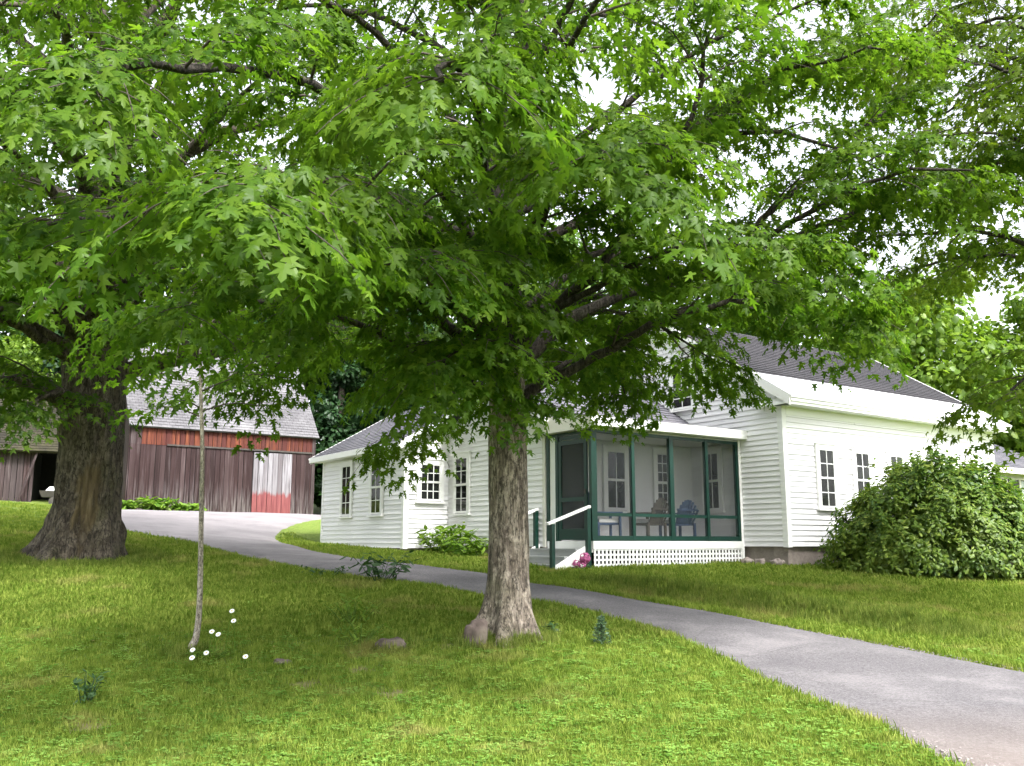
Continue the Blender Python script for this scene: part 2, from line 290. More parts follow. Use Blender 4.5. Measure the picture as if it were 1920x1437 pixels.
def piece(name, x0, x1, y0, y1, z0, z1, m, parent=None):       # a squared board or block, sharing one mesh per material
    o = bpy.data.objects.new(name, unit(m)); o.location = (x0, y0, z0); o.scale = (x1 - x0, y1 - y0, z1 - z0)
    return link(o, parent)
class MB:                                                        # several boards that make up one part
    def __init__(s): s.v = []; s.f = []
    def box(s, x0, x1, y0, y1, z0, z1):
        n = len(s.v); s.v += [(x0 + (x1 - x0) * a, y0 + (y1 - y0) * b, z0 + (z1 - z0) * c) for a, b, c in BV]; s.f += [tuple(i + n for i in f) for f in BF]; return s
    def bar(s, p, q, w, h):
        p = Vector(p); q = Vector(q); d = (q - p).normalized(); sx = d.cross(Vector((0, 0, 1)))
        sx = sx.normalized() if sx.length > 1e-4 else Vector((1, 0, 0)); up = sx.cross(d); n = len(s.v)
        for c in (p, q):
            for a, b in ((-1, -1), (1, -1), (1, 1), (-1, 1)): s.v.append(tuple(c + sx * a * w / 2 + up * b * h / 2))
        s.f += [tuple(i + n for i in f) for f in ((3, 2, 1, 0), (4, 5, 6, 7), (0, 1, 5, 4), (1, 2, 6, 5), (2, 3, 7, 6), (3, 0, 4, 7))]; return s
    def poly(s, pts, faces):
        n = len(s.v); s.v += list(pts); s.f += [tuple(i + n for i in f) for f in faces]; return s
    def build(s, name, m, parent=None, **k): return meshobj(name, s.v, s.f, m, parent, **k)
def npmesh(name, V, F, m, parent=None, rnd=None, smooth=False):  # big triangle meshes straight from arrays
    me = bpy.data.meshes.new(name); nv, nf = len(V), len(F)
    me.vertices.add(nv); me.vertices.foreach_set('co', np.asarray(V, np.float32).ravel())
    k = F.shape[1]; me.loops.add(nf * k); me.loops.foreach_set('vertex_index', np.asarray(F, np.int32).ravel())
    me.polygons.add(nf); me.polygons.foreach_set('loop_start', np.arange(0, nf * k, k, dtype=np.int32))
    if rnd is not None:
        a = me.attributes.new('rnd', 'FLOAT', 'POINT'); a.data.foreach_set('value', np.asarray(rnd, np.float32))
    if smooth: me.polygons.foreach_set('use_smooth', np.ones(nf, bool))
    me.materials.append(M[m]); me.update(calc_edges=True); me.validate()
    o = bpy.data.objects.new(name, me); return link(o, parent)

# ---------------------------------------------------------------- terrain
TP = np.array([(0.00, 6.60, 0.09), (-3.30, 6.90, 0.02), (3.17, 6.40, 0.13), (-0.03, 12.00, 0.41), (-3.68, 10.80, 0.32), (-8.53, 18.00, 1.34), (-9.22, 17.00, 1.20), (-16.43, 30.00, 2.60), (2.77, 9.10, 0.13), (2.01, 12.20, 0.36), (0.44, 15.20, 0.77), (-2.54, 17.00, 0.96), (-5.69, 20.50, 1.29), (-7.56, 22.50, 1.58), (-11.03, 25.50, 1.94), (5.86, 10.80, 0.15), (4.19, 13.60, 0.48), (2.18, 15.80, 0.74), (0.39, 17.00, 0.91), (-1.73, 18.80, 1.10), (-3.05, 20.30, 1.23), (-4.68, 22.50, 1.35), (-6.36, 25.50, 1.69), (1.73, 19.40, 1.10), (5.43, 21.90, 1.11), (6.30, 20.80, 1.08), (8.05, 18.90, 0.87), (10.60, 19.20, 0.84), (0.84, 18.30, 1.01), (5.05, 16.30, 0.66), (7.10, 14.80, 0.42), (-5.75, 28.00, 1.38), (-2.77, 23.60, 1.40), (-15.13, 35.80, 2.86), (-8.69, 40.30, 2.85), (-9.76, 30.00, 2.17), (-7.21, 31.00, 2.19), (-17.33, 33.00, 2.95), (-6.96, 46.00, 2.74), (0.00, 0.00, 0.00), (6.00, 0.00, 0.00), (-6.00, 0.00, 0.00), (-14.00, 6.00, 0.30), (14.00, 6.00, -0.15), (-30.00, 20.00, 2.20), (-30.00, 45.00, 4.50), (0.00, -12.00, 0.00), (25.00, 20.00, 0.60), (30.00, 45.00, 1.20), (0.00, 48.00, 3.20), (15.00, 40.00, 1.60), (20.00, 10.00, 0.10), (-20.00, -5.00, 0.30), (20.00, -5.00, 0.00)])
def _U(r): return np.where(r > 1e-9, r * r * np.log(np.maximum(r, 1e-9)), 0)
def _fit(pts, lam):
    n = len(pts); xy = pts[:, :2]; K_ = _U(np.linalg.norm(xy[:, None] - xy[None], axis=2)) + lam * np.eye(n)
    P = np.c_[np.ones(n), xy]; A = np.zeros((n + 3, n + 3)); A[:n, :n] = K_; A[:n, n:] = P; A[n:, :n] = P.T
    return np.linalg.solve(A, np.r_[pts[:, 2], 0, 0, 0])
TW = _fit(TP, 12.0)
BANK = np.array([(1.5, 17.2), (2.8, 16.2), (4.2, 15.0), (5.5, 13.9), (6.8, 13.0)])
def gz(x, y):
    x = np.asarray(x, float); y = np.asarray(y, float)
    dx, dy = x, y - 22.0; d = np.sqrt(dx * dx + dy * dy) + 1e-9; k = np.minimum(1.0, 40.0 / d); X = dx * k; Y = dy * k + 22.0
    r = np.sqrt((X[..., None] - TP[:, 0]) ** 2 + (Y[..., None] - TP[:, 1]) ** 2); n = len(TP)
    z = _U(r) @ TW[:n] + TW[n] + TW[n + 1] * X + TW[n + 2] * Y
    z = z + np.clip(d - 45, 0, 200) * 0.03 * np.clip((dy + 20) / 60, 0, 1)
    # low grassy bank on the uphill side of the drive
    best = np.full(x.shape, 1e9); side = np.zeros(x.shape); tt = np.zeros(x.shape)
    for i in range(len(BANK) - 1):
        a, b = BANK[i], BANK[i + 1]; e = b - a; L2 = e @ e
        t = np.clip(((x - a[0]) * e[0] + (y - a[1]) * e[1]) / L2, 0, 1); px = a[0] + t * e[0]; py = a[1] + t * e[1]
        dd = np.hypot(x - px, y - py); s = np.sign(e[0] * (y - a[1]) - e[1] * (x - a[0])); u_ = dd < best
        best = np.where(u_, dd, best); side = np.where(u_, s, side); tt = np.where(u_, (i + t) / (len(BANK) - 1), tt)
    sd_ = best * side; ends = np.clip(tt * 5, 0, 1) * np.clip((1 - tt) * 5, 0, 1)
    st = np.clip((sd_ + 0.3) / 0.6, 0, 1); st = st * st * (3 - 2 * st)
    z = z + 0.20 * ends * (st - 0.5) * np.exp(-(sd_ / 1.6) ** 2)
    z = z + 0.012 * np.sin(x * 2.1 + 0.7 * y) * np.sin(y * 1.7 - 0.4 * x)
    return z
def gz1(x, y): return float(gz(np.array([x]), np.array([y]))[0])
def axis(segs):
    out = [segs[0][0]]
    for a, b, s in segs: n = max(1, int(round((b - a) / s))); out += list(a + (b - a) * (np.arange(1, n + 1) / n))
    return np.array(out)
gx = axis([(-500, -100, 50), (-100, -30, 5), (-30, -12, 1), (-12, 13, 0.22), (13, 30, 1), (30, 100, 5), (100, 500, 50)])
gy = axis([(-60, -10, 10), (-10, 3, 1), (3, 26, 0.22), (26, 50, 0.8), (50, 120, 5), (120, 900, 60)])
GX, GY = np.meshgrid(gx, gy); GZ = gz(GX, GY); nx, ny = len(gx), len(gy)
ii = (np.arange(ny - 1)[:, None] * nx + np.arange(nx - 1)[None]).ravel()
ground = npmesh('ground', np.c_[GX.ravel(), GY.ravel(), GZ.ravel()], np.c_[ii, ii + 1, ii + nx + 1, ii + nx], 'lawn', smooth=True)
tag(ground, kind='structure')

DL = np.array([(3.3, 2.0), (2.94, 6.56), (2.93, 8.03), (2.63, 9.42), (2.36, 11.1), (2.01, 12.35), (1.5, 13.26), (0.5, 14.42), (-0.43, 14.92), (-1.46, 15.93), (-2.58, 16.65), (-4.25, 18.1), (-5.52, 19.49), (-7.06, 21.39), (-8.73, 23.52), (-11.29, 26.09), (-13.41, 28.46), (-15.5, 31.0), (-16.6, 33.4)])
DU = np.array([(8.6, 4.5), (7.0, 8.4), (5.8, 10.69), (5.0, 12.09), (4.52, 12.84), (3.93, 13.58), (3.12, 14.53), (2.06, 15.52), (1.12, 16.12), (0.31, 16.69), (-0.51, 17.88), (-1.77, 19.16), (-3.02, 20.14), (-4.65, 22.35), (-6.11, 25.1), (-7.18, 28.4), (-7.38, 30.62), (-7.31, 34.89), (-6.6, 40.5)])
def resample(P, n):
    t = np.linspace(0, len(P) - 1, n); i = np.minimum(t.astype(int), len(P) - 2); f = (t - i)[:, None]
    p0 = P[np.maximum(i - 1, 0)]; p1 = P[i]; p2 = P[i + 1]; p3 = P[np.minimum(i + 2, len(P) - 1)]
    return 0.5 * (2 * p1 + (p2 - p0) * f + (2 * p0 - 5 * p1 + 4 * p2 - p3) * f ** 2 + (3 * p1 - p0 - 3 * p2 + p3) * f ** 3)
nA, nB = 330, 21
EL, EU = resample(DL, nA), resample(DU, nA)
_er = np.random.default_rng(77); _cd = EU - EL; _cd /= np.linalg.norm(_cd, axis=1)[:, None]
sN = np.linspace(0, 1, nB)
DP = EL[:, None] * (1 - sN[None, :, None]) + EU[:, None] * sN[None, :, None]
_je = np.convolve(_er.normal(0, 0.09, nA + 4), np.ones(3) / 3, 'same')[:nA]; DP[:, 0] += _cd * _je[:, None]; DP[:, -1] -= _cd * np.roll(_je, 40)[:, None]
DZ = gz(DP[..., 0], DP[..., 1]) + 0.022 + 0.03 * np.sin(sN * math.pi)[None]
DZ[:, 0] -= 0.05; DZ[:, -1] -= 0.05
ii = (np.arange(nA - 1)[:, None] * nB + np.arange(nB - 1)[None]).ravel()
drive = npmesh('driveway', np.c_[DP[..., 0].ravel(), DP[..., 1].ravel(), DZ.ravel()], np.c_[ii, ii + nB, ii + nB + 1, ii + 1][:, ::-1], 'drive', smooth=True)
tag(drive, kind='structure')
DPOLY = np.vstack([EL, EU[::-1]])
def inpoly(x, y, P):
    c = np.zeros(x.shape, bool); j = len(P) - 1
    for i in range(len(P)):
        k = ((P[i, 1] > y) != (P[j, 1] > y)) & (x < (P[j, 0] - P[i, 0]) * (y - P[i, 1]) / (P[j, 1] - P[i, 1] + 1e-12) + P[i, 0]); c ^= k; j = i
    return c

# ---------------------------------------------------------------- the farmhouse
KX, KY, ROT = 6.299, 21.0, R(34.8)
A0, BP, BE, BB, AW, BW = -4.70, 1.29, 2.91, 7.25, -6.01, 12.5   # ell left wall, porch front, ell front, step, wing left wall, wing back
SB, EV = 1.52, 4.76                                             # bottom of siding, main eave
house = empty('farmhouse', (KX, KY, 0), ROT)
tag(house, 'white clapboard farmhouse with dark shingle roof and green trimmed screened porch', 'house')
def Hw(a, b): return (KX + a * math.cos(ROT) - b * math.sin(ROT), KY + a * math.sin(ROT) + b * math.cos(ROT))
def prism(name, pts, z0, tops, m, parent):                      # a footprint ring with its own top height at each corner
    n = len(pts); v = [(x, y, z0) for x, y in pts] + [(x, y, z) for (x, y), z in zip(pts, tops)]
    f = [tuple(range(n))[::-1], tuple(range(n, 2 * n))] + [(i, (i + 1) % n, (i + 1) % n + n, i + n) for i in range(n)]
    return meshobj(name, v, f, m, parent)
WEDGE = [(0, -0.034, 0), (1, -0.034, 0), (1, 0.0, 0), (0, 0.0, 0), (0, -0.006, 1), (1, -0.006, 1), (1, 0.0, 1), (0, 0.0, 1)]
JR = random.Random(5)
def clapboards(wall, a, b, ang, length, z0, z1, expo=0.125, clip=None, mtl='white'):
    """boards along local +x turned by ang from (a, b); clip(z) gives the run left at that height on a gable"""
    me = unit(mtl, 'clapboard', WEDGE); z = z0; c, s = math.cos(ang), math.sin(ang)
    while z < z1 - 0.02:
        h = min(expo, z1 - z); l0, l1 = (0, length) if clip is None else clip(z + h)
        if l1 - l0 > 0.1:
            cut = [l0] + ([l0 + (l1 - l0) * JR.uniform(0.2, 0.8)] if l1 - l0 > 3.0 else []) + [l1]
            for p0, p1 in zip(cut[:-1], cut[1:]):
                o = bpy.data.objects.new('clapboard', me); o.location = (a + c * p0, b + s * p0, z + JR.uniform(-0.002, 0.002)); o.rotation_euler = (0, 0, ang); o.scale = (p1 - p0 - (0.004 if p1 < l1 else 0), JR.uniform(0.85, 1.1), h + 0.012)
                link(o, wall)
        z += expo
def window(a, b, ang, w, h, z0, cols=3, rows=2, curtain=None, cap=True, name='window'):
    """double hung window centred at (a, b) on a wall that runs along ang; outside is local -y"""
    W_ = empty(name, (a, b, z0), ang, house); hw = w / 2; cw = 0.095
    m = MB(); m.box(-hw - cw, -hw, -0.055, -0.004, -0.02, h + cw); m.box(hw, hw + cw, -0.055, -0.004, -0.02, h + cw); m.box(-hw + 0.001, hw - 0.001, -0.055, -0.004, h, h + cw)
    if cap: m.box(-hw - cw - 0.02, hw + cw + 0.02, -0.075, -0.004, h + cw + 0.001, h + cw + 0.03)
    m.build('casing', 'trim', W_)
    MB().box(-hw - cw - 0.03, hw + cw + 0.03, -0.095, -0.004, -0.065, -0.021).build('sill', 'trim', W_)
    for k, (zz0, zz1, yy) in enumerate(((h / 2 - 0.02, h, -0.044), (0.0, h / 2 + 0.02, -0.036))):
        m = MB(); m.box(-hw, -hw + 0.045, yy - 0.008, yy + 0.02, zz0, zz1); m.box(hw - 0.045, hw, yy - 0.008, yy + 0.02, zz0, zz1)
        m.box(-hw + 0.046, hw - 0.046, yy - 0.008, yy + 0.02, zz0, zz0 + 0.045); m.box(-hw + 0.046, hw - 0.046, yy - 0.008, yy + 0.02, zz1 - 0.045, zz1)
        gx0, gx1, gz0, gz1_ = -hw + 0.045, hw - 0.045, zz0 + 0.045, zz1 - 0.045
        for i in range(1, cols): xx = gx0 + (gx1 - gx0) * i / cols; m.box(xx - 0.011, xx + 0.011, yy - 0.004, yy + 0.012, gz0, gz1_)
        for j in range(1, rows): zz = gz0 + (gz1_ - gz0) * j / rows; m.box(gx0, gx1, yy - 0.003, yy + 0.011, zz - 0.011, zz + 0.011)
        m.build('sash', 'trim', W_)
        for i in range(cols):
            for j in range(rows):
                p = piece('pane', gx0 + (gx1 - gx0) * i / cols + 0.009, gx0 + (gx1 - gx0) * (i + 1) / cols - 0.009, yy + 0.005, yy + 0.009, gz0 + (gz1_ - gz0) * j / rows + 0.009, gz0 + (gz1_ - gz0) * (j + 1) / rows - 0.009, 'glass' if not (curtain and (k == 0 or i == curtain)) else 'glass', W_)
    return W_
def slab_roof(name, p, m, parent, thick=0.09, courses=0.16):
    """a pitched plane with real overlapping courses; p = eave start, eave end, ridge end, ridge start"""
    p = [Vector(q) for q in p]; L = (p[3] - p[0]).length; n = max(2, int(L / courses)); nrm = (p[1] - p[0]).cross(p[3] - p[0]).normalized()
    if nrm.z < 0: nrm = -nrm
    V = []; F = []; UV = []
    for i in range(n):
        t0, t1 = i / n, (i + 1) / n
        a0 = p[0].lerp(p[3], t0); a1 = p[1].lerp(p[2], t0); b1 = p[1].lerp(p[2], t1); b0 = p[0].lerp(p[3], t1)
        k = len(V); lift = nrm * 0.014; W0 = (a1 - a0).length
        V += [a0, a1, a0 + lift, a1 + lift, b1, b0]; F += [(k, k + 1, k + 3, k + 2), (k + 2, k + 3, k + 4, k + 5)]
        UV += [(0, t0 * L), (W0, t0 * L), (W0, t0 * L), (0, t0 * L)] + [(0, t0 * L), (W0, t0 * L), (W0, t1 * L), (0, t1 * L)]
    k = len(V); V += [q - nrm * 0.002 for q in p] + [q - nrm * thick for q in p]
    F += [(k + 7, k + 6, k + 5, k + 4)] + [(k + i, k + (i + 1) % 4, k + 4 + (i + 1) % 4, k + 4 + i) for i in range(4)]; UV += [(0, 0)] * 20
    o = meshobj(name, V, F, m, parent); uv = o.data.uv_layers.new(name='UVMap')
    for i, q in enumerate(UV): uv.data[i].uv = q
    return o
# main block
MW, ML, SL = 7.8, 9.35, 0.625
main = prism('wall', [(0, 0), (ML, 0), (ML, MW), (0, MW)], SB, [EV + 0.1] * 4, 'white', house)
meshobj('gable_wall', [(0.0, 0, EV + 0.1), (0.0, MW, EV + 0.1), (0.0, MW / 2, EV + 0.32 + SL * MW / 2), (0.12, 0, EV + 0.1), (0.12, MW, EV + 0.1), (0.12, MW / 2, EV + 0.32 + SL * MW / 2)], [(0, 2, 1), (3, 4, 5), (0, 1, 4, 3), (1, 2, 5, 4), (2, 0, 3, 5)], 'white', house)
clapboards(main, 0.1, 0, 0, ML - 0.2, SB, EV - 0.12)
def gclip(z):
    k = max(0.0, (z - (EV + 0.3)) / SL) + 0.02; return (max(0.1, k), min(MW - 0.1, MW - k))
def gclip_r(z): a, b = gclip(z); return (MW - b, MW - a)
clapboards(main, 0, MW, -math.pi / 2, MW, SB, EV + 2.7, clip=gclip_r)
mb = MB(); mb.box(-0.035, 0.11, -0.035, 0.0, SB - 0.02, EV + 0.02); mb.box(-0.035, 0.0, 0.001, 0.11, SB - 0.02, EV + 0.02); mb.build('corner_board', 'trim', house)
MB().box(ML - 0.11, ML + 0.03, -0.035, 0.0, SB - 0.02, EV).build('corner_board', 'trim', house)
mb = MB(); mb.box(0.115, ML - 0.115, -0.04, -0.001, EV - 0.2, EV - 0.001); mb.build('frieze_board', 'trim', house)
MB().box(-0.2, ML + 0.2, -0.42, 0.05, EV, EV + 0.035).build('soffit', 'trim', house)
mb = MB(); mb.box(-0.22, ML + 0.22, -0.45, -0.421, EV - 0.02, EV + 0.15); mb.box(-0.22, ML + 0.22, -0.475, -0.451, EV + 0.05, EV + 0.11); mb.build('fascia', 'trim', house)
mb = MB(); mb.box(-0.24, -0.001, -0.44, 0.62, EV + 0.0, EV + 0.05); mb.box(-0.2, -0.03, -0.40, 0.58, EV + 0.051, EV + 0.16); mb.poly([(-0.22, -0.42, EV + 0.162), (-0.22, 0.6, EV + 0.162), (-0.02, 0.6, EV + 0.20), (-0.02, -0.42, EV + 0.20)], [(0, 1, 2, 3)]); mb.build('cornice_return', 'trim', house)
def zr(b): return EV + 0.47 + SL * b
RB0, RB1, RA0, RA1 = -0.46, 0.55, -0.24, ML + 0.24
slab_roof('roof', [(RA0, RB1, zr(RB1) - 0.004), (RA1, RB1, zr(RB1) - 0.004), (RA1, MW / 2, zr(MW / 2)), (RA0, MW / 2, zr(MW / 2))], 'roof_dark', house)
slab_roof('roof', [(RA1, MW + 0.5, zr(RB0)), (RA0, MW + 0.5, zr(RB0)), (RA0, MW / 2, zr(MW / 2)), (RA1, MW / 2, zr(MW / 2))], 'roof_dark', house)
n_p = 12                                                        # the white metal snow belt along the eave, sheet by sheet
belt = empty('metal_roof_edge', (0, 0, 0), 0, house)
for i in range(n_p):
    a, b = RA0 - 0.02 + (RA1 - RA0 + 0.04) * i / n_p, RA0 - 0.02 + (RA1 - RA0 + 0.04) * (i + 1) / n_p; z0, z1 = zr(RB0 - 0.03), zr(RB1 + 0.06); e = 0.003 * (i % 2)
    meshobj('metal_sheet', [(a, RB0 - 0.03, z0 + 0.022 + e), (b + 0.01, RB0 - 0.03, z0 + 0.022 + e), (b + 0.01, RB1 + 0.06, z1 + 0.03 + e), (a, RB1 + 0.06, z1 + 0.03 + e), (a, RB0 - 0.03, z0 - 0.03), (b + 0.01, RB0 - 0.03, z0 - 0.03)], [(0, 1, 2, 3), (0, 4, 5, 1)], 'metal_white', belt)
for s in (0, 1):                                                # rake boards on the left gable
    b0, b1 = (RB0, MW / 2) if s == 0 else (MW - RB0, MW / 2)
    q = [(RA0 - 0.03, b0, zr(RB0) - 0.24), (RA0 - 0.03, b1, zr(MW / 2) - 0.24), (RA0 - 0.03, b1, zr(MW / 2) + 0.01), (RA0 - 0.03, b0, zr(RB0) + 0.01)]
    q2 = [(x + 0.03 - 0.002, y, z) for x, y, z in q]; fs = [(0, 1, 2, 3), (7, 6, 5, 4), (0, 4, 5, 1), (3, 2, 6, 7), (0, 3, 7, 4), (1, 5, 6, 2)]
    meshobj('rake_board', q + q2, fs, 'trim', house)
    q3 = [(RA0, y, z + 0.10) for x, y, z in q[:2]] + [(0.0, q[1][1], q[1][2] + 0.10), (0.0, q[0][1], q[0][2] + 0.10)]
    meshobj('rake_soffit', q3, [(0, 1, 2, 3)], 'trim', house)
    bs = 0.12 if s == 0 else MW - 0.12; q = [(q[0][0], bs, zr(0.12) - 0.24), q[1]]
    q4 = [(-0.045, y, z - 0.16) for x, y, z in q] + [(-0.045, y, z + 0.13) for x, y, z in (q[1], q[0])]; q5 = [(-0.001, y, z) for x, y, z in q4]
    meshobj('rake_frieze', q4 + q5, fs, 'trim', house)
    MB().bar((RA1, b0, zr(RB0) - 0.1), (RA1, b1, zr(MW / 2) - 0.1), 0.04, 0.2).build('rake_board', 'trim', house)
# foundation: granite blocks
found = empty('foundation', (0, 0, 0), 0, house)
def blocks(a0, b0, ang, length, z0, z1, n):
    c, s = math.cos(ang), math.sin(ang)
    for i in range(n):
        l0 = length * i / n + 0.006; l1 = length * (i + 1) / n - 0.006; o = bpy.data.objects.new('foundation_block', unit('granite', 'foundation_block', [(0, -0.02, 0), (1, -0.03, 0), (1, 0.4, 0), (0, 0.4, 0), (0.005, 0.0, 1), (0.995, 0.01, 1), (1, 0.4, 1), (0, 0.4, 1)]))
        o.location = (a0 + c * l0 - s * random.uniform(0.02, 0.05), b0 + s * l0 + c * random.uniform(0.02, 0.05), z0); o.rotation_euler = (0, 0, ang); o.scale = (l1 - l0, 1, z1 - z0); link(o, found)
blocks(0.05, 0.03, 0, ML, 0.4, SB - 0.004, 7); blocks(0.03, MW, -math.pi / 2, MW - 0.06, 0.4, SB - 0.004, 6)
# windows of the main block
WZ, WH, WWd = 2.42, 1.42, 0.60
for a in (1.5, 2.93, 4.4): window(a, -0.024, 0, WWd, WH, WZ, 2, 2)
for a in (6.85, 8.1): window(a, -0.024, 0, 0.5, 0.62, 3.2, 2, 1)
window(-0.024, 3.12, -math.pi / 2, 0.72, 1.1, 5.06, 2, 2)
# ell
ELW = BB - BE; EE, ES = 4.50, 0.62
ell = prism('wall', [(A0, BE), (-0.002, BE), (-0.002, BB + 0.3), (A0, BB + 0.3)], SB, [EE] * 4, 'white', house)
mid = (BE + BB) / 2; gh = EE + ES * ELW / 2
meshobj('gable_wall', [(A0, BE, EE), (A0, BB, EE), (A0, mid, gh), (A0 + 0.12, BE, EE), (A0 + 0.12, BB, EE), (A0 + 0.12, mid, gh)], [(0, 2, 1), (3, 4, 5), (0, 1, 4, 3), (1, 2, 5, 4), (2, 0, 3, 5)], 'white', house)
def eclip(z):
    k = max(0.0, (z - EE) / ES) + 0.02; return (max(0.02, k), min(ELW - 0.1, ELW - k))
clapboards(ell, A0, BB, -math.pi / 2, ELW, SB, gh - 0.15, clip=eclip)
mb = MB(); mb.box(A0 - 0.035, A0 - 0.0, BE - 0.0, BE + 0.1, SB - 0.02, EE); mb.build('corner_board', 'cream', house)
def ze(b): return EE + 0.14 + ES * (b - BE)
slab_roof('roof', [(A0 - 0.3, BE - 0.35, ze(BE - 0.35)), (-0.03, BE - 0.35, ze(BE - 0.35)), (-0.03, mid, ze(mid)), (A0 - 0.3, mid, ze(mid))], 'roof_grey', house)
slab_roof('roof', [(-0.03, BB + 0.35, ze(BE - 0.35)), (A0 - 0.3, BB + 0.35, ze(BE - 0.35)), (A0 - 0.3, mid, ze(mid)), (-0.03, mid, ze(mid))], 'roof_grey', house)
MB().box(A0 - 0.32, -0.05, BE - 0.385, BE - 0.352, ze(BE - 0.35) - 0.13, ze(BE - 0.35) + 0.01).build('eave_board', 'trim', house)
for b0 in (BE - 0.35, BB + 0.35): MB().bar((A0 - 0.32, b0, ze(BE - 0.35) - 0.09), (A0 - 0.32, mid, ze(mid) - 0.09), 0.035, 0.18).build('rake_board', 'trim', house)
window(A0 - 0.024, 6.5, -math.pi / 2, 0.62, 1.45, 2.36, 2, 2)
blocks(A0 + 0.03, BB, -math.pi / 2, ELW, 0.6, SB - 0.004, 4)
# back wing
WE, WS = 4.22, 0.57; WMID = AW + 2.5
wing = prism('wall', [(AW, BB), (AW + 5, BB), (AW + 5, BW), (AW, BW)], SB - 0.05, [WE] * 4, 'white', house)
meshobj('gable_wall', [(AW, BB, WE), (AW + 5, BB, WE), (WMID, BB, WE + WS * 2.5), (AW, BB + 0.12, WE), (AW + 5, BB + 0.12, WE), (WMID, BB + 0.12, WE + WS * 2.5)], [(0, 1, 2), (3, 5, 4), (0, 3, 4, 1), (1, 4, 5, 2), (2, 5, 3, 0)], 'white', house)
clapboards(wing, AW, BW, -math.pi / 2, BW - BB - 0.1, SB - 0.05, WE - 0.1)
clapboards(wing, AW + 0.1, BB, 0, A0 - AW - 0.1, SB - 0.05, WE + 0.75, clip=lambda z: (max(0.0, (z - WE) / WS), A0 - AW - 0.1))
mb = MB(); mb.box(AW - 0.035, AW + 0.1, BB - 0.035, BB, SB - 0.07, WE); mb.box(AW - 0.035, AW, BB + 0.001, BB + 0.1, SB - 0.07, WE); mb.build('corner_board', 'trim', house)
MB().box(AW - 0.035, AW + 0.0, BW - 0.1, BW, SB - 0.07, WE).build('corner_board', 'trim', house)
def zw(a): return WE + 0.12 + WS * (a - AW)
slab_roof('roof', [(AW - 0.32, BW + 0.3, zw(AW - 0.32)), (AW - 0.32, BB - 0.28, zw(AW - 0.32)), (WMID, BB - 0.28, zw(WMID)), (WMID, BW + 0.3, zw(WMID))], 'roof_grey', house)
slab_roof('roof', [(AW + 5.3, BB - 0.28, zw(AW - 0.3)), (AW + 5.3, BW + 0.3, zw(AW - 0.3)), (WMID, BW + 0.3, zw(WMID)), (WMID, BB - 0.28, zw(WMID))], 'roof_grey', house)
MB().box(AW - 0.355, AW - 0.322, BB - 0.3, BW + 0.32, zw(AW - 0.32) - 0.15, zw(AW - 0.32) + 0.005).build('eave_board', 'trim', house)
MB().box(AW - 0.32, AW - 0.001, BB - 0.25, BW + 0.28, zw(AW - 0.32) - 0.14, zw(AW - 0.32) - 0.12).build('soffit', 'trim', house)
for b in (BB - 0.3, BW + 0.3): MB().bar((AW - 0.34, b, zw(AW - 0.34) - 0.09), (WMID, b, zw(WMID) - 0.09), 0.035, 0.18).build('rake_board', 'trim', house)
for b in (10.7, 8.78): window(AW - 0.024, b, -math.pi / 2, 0.62, 1.46, 2.36, 2, 2)
window(-5.28, BB - 0.024, 0, 0.62, 0.98, 2.68, 3, 2)
blocks(AW + 0.03, BW, -math.pi / 2, BW - BB - 0.1, 0.8, SB - 0.054, 5); blocks(AW + 0.05, BB + 0.03, 0, 1.25, 0.8, SB - 0.054, 2)
# right hand addition: low sun room beyond the main block
AX0, AX1, AY0 = ML + 0.002, ML + 6.0, 0.9
add = prism('wall', [(AX0, AY0), (AX1, AY0), (AX1, AY0 + 5), (AX0, AY0 + 5)], SB, [3.82] * 4, 'white', house)
clapboards(add, AX0 + 0.03, AY0, 0, AX1 - AX0 - 0.05, SB, 2.2); clapboards(add, AX0 + 0.03, AY0, 0, 0.55, 2.2, 3.7)
slab_roof('roof', [(AX0 + 0.03, AY0 - 0.4, 3.86), (AX1 + 0.3, AY0 - 0.4, 3.86), (AX1 + 0.3, AY0 + 2.7, 5.3), (AX0 + 0.03, AY0 + 2.7, 5.3)], 'roof_grey', house)
MB().box(AX0 + 0.03, AX1 + 0.3, AY0 - 0.44, AY0 - 0.402, 3.7, 3.87).build('eave_board', 'cream', house)
for i in range(6):
    a = AX0 + 0.75 + i * 0.82; wn = empty('window', (a, AY0 - 0.01, 2.2), 0, house); m = MB()
    m.box(-0.02, 0.03, -0.04, -0.001, 0, 1.42); m.box(0.75, 0.8, -0.04, -0.001, 0, 1.42); m.box(0.031, 0.749, -0.04, -0.001, 1.36, 1.42); m.box(0.031, 0.749, -0.04, -0.001, 0, 0.06); m.build('frame', 'cream', wn)
    piece('pane', 0.031, 0.749, -0.012, -0.006, 0.061, 1.359, 'glass', wn)
    if i % 2: piece('curtain', 0.06, 0.28, -0.016, -0.0125, 0.1, 1.33, 'curtain', wn)
# ------ the screened porch
porch = empty('porch', (0, 0, 0), 0, house)
FZ, PT = 1.64, 4.05
MB().box(A0 + 0.03, -0.03, BP + 0.05, BE - 0.03, FZ - 0.1, FZ).build('porch_floor', 'grey_paint', porch)
MB().box(A0 + 0.02, -0.03, BP + 0.02, BE - 0.03, PT - 0.03, PT + 0.0).build('porch_ceiling', 'trim', porch)
zpf = 4.27
slab_roof('porch_roof', [(A0 - 0.2, BP - 0.22, zpf), (0.12, BP - 0.22, zpf), (0.12, BE - 0.38, 4.50), (A0 - 0.2, BE - 0.38, 4.50)], 'roof_grey', porch, 0.06)
MB().box(A0 - 0.22, 0.14, BP - 0.255, BP - 0.222, 4.07, 4.275).build('porch_fascia', 'trim', porch)
MB().box(A0 - 0.2, 0.11, BP - 0.22, BP + 0.02, 4.06, 4.085).build('porch_soffit', 'trim', porch)
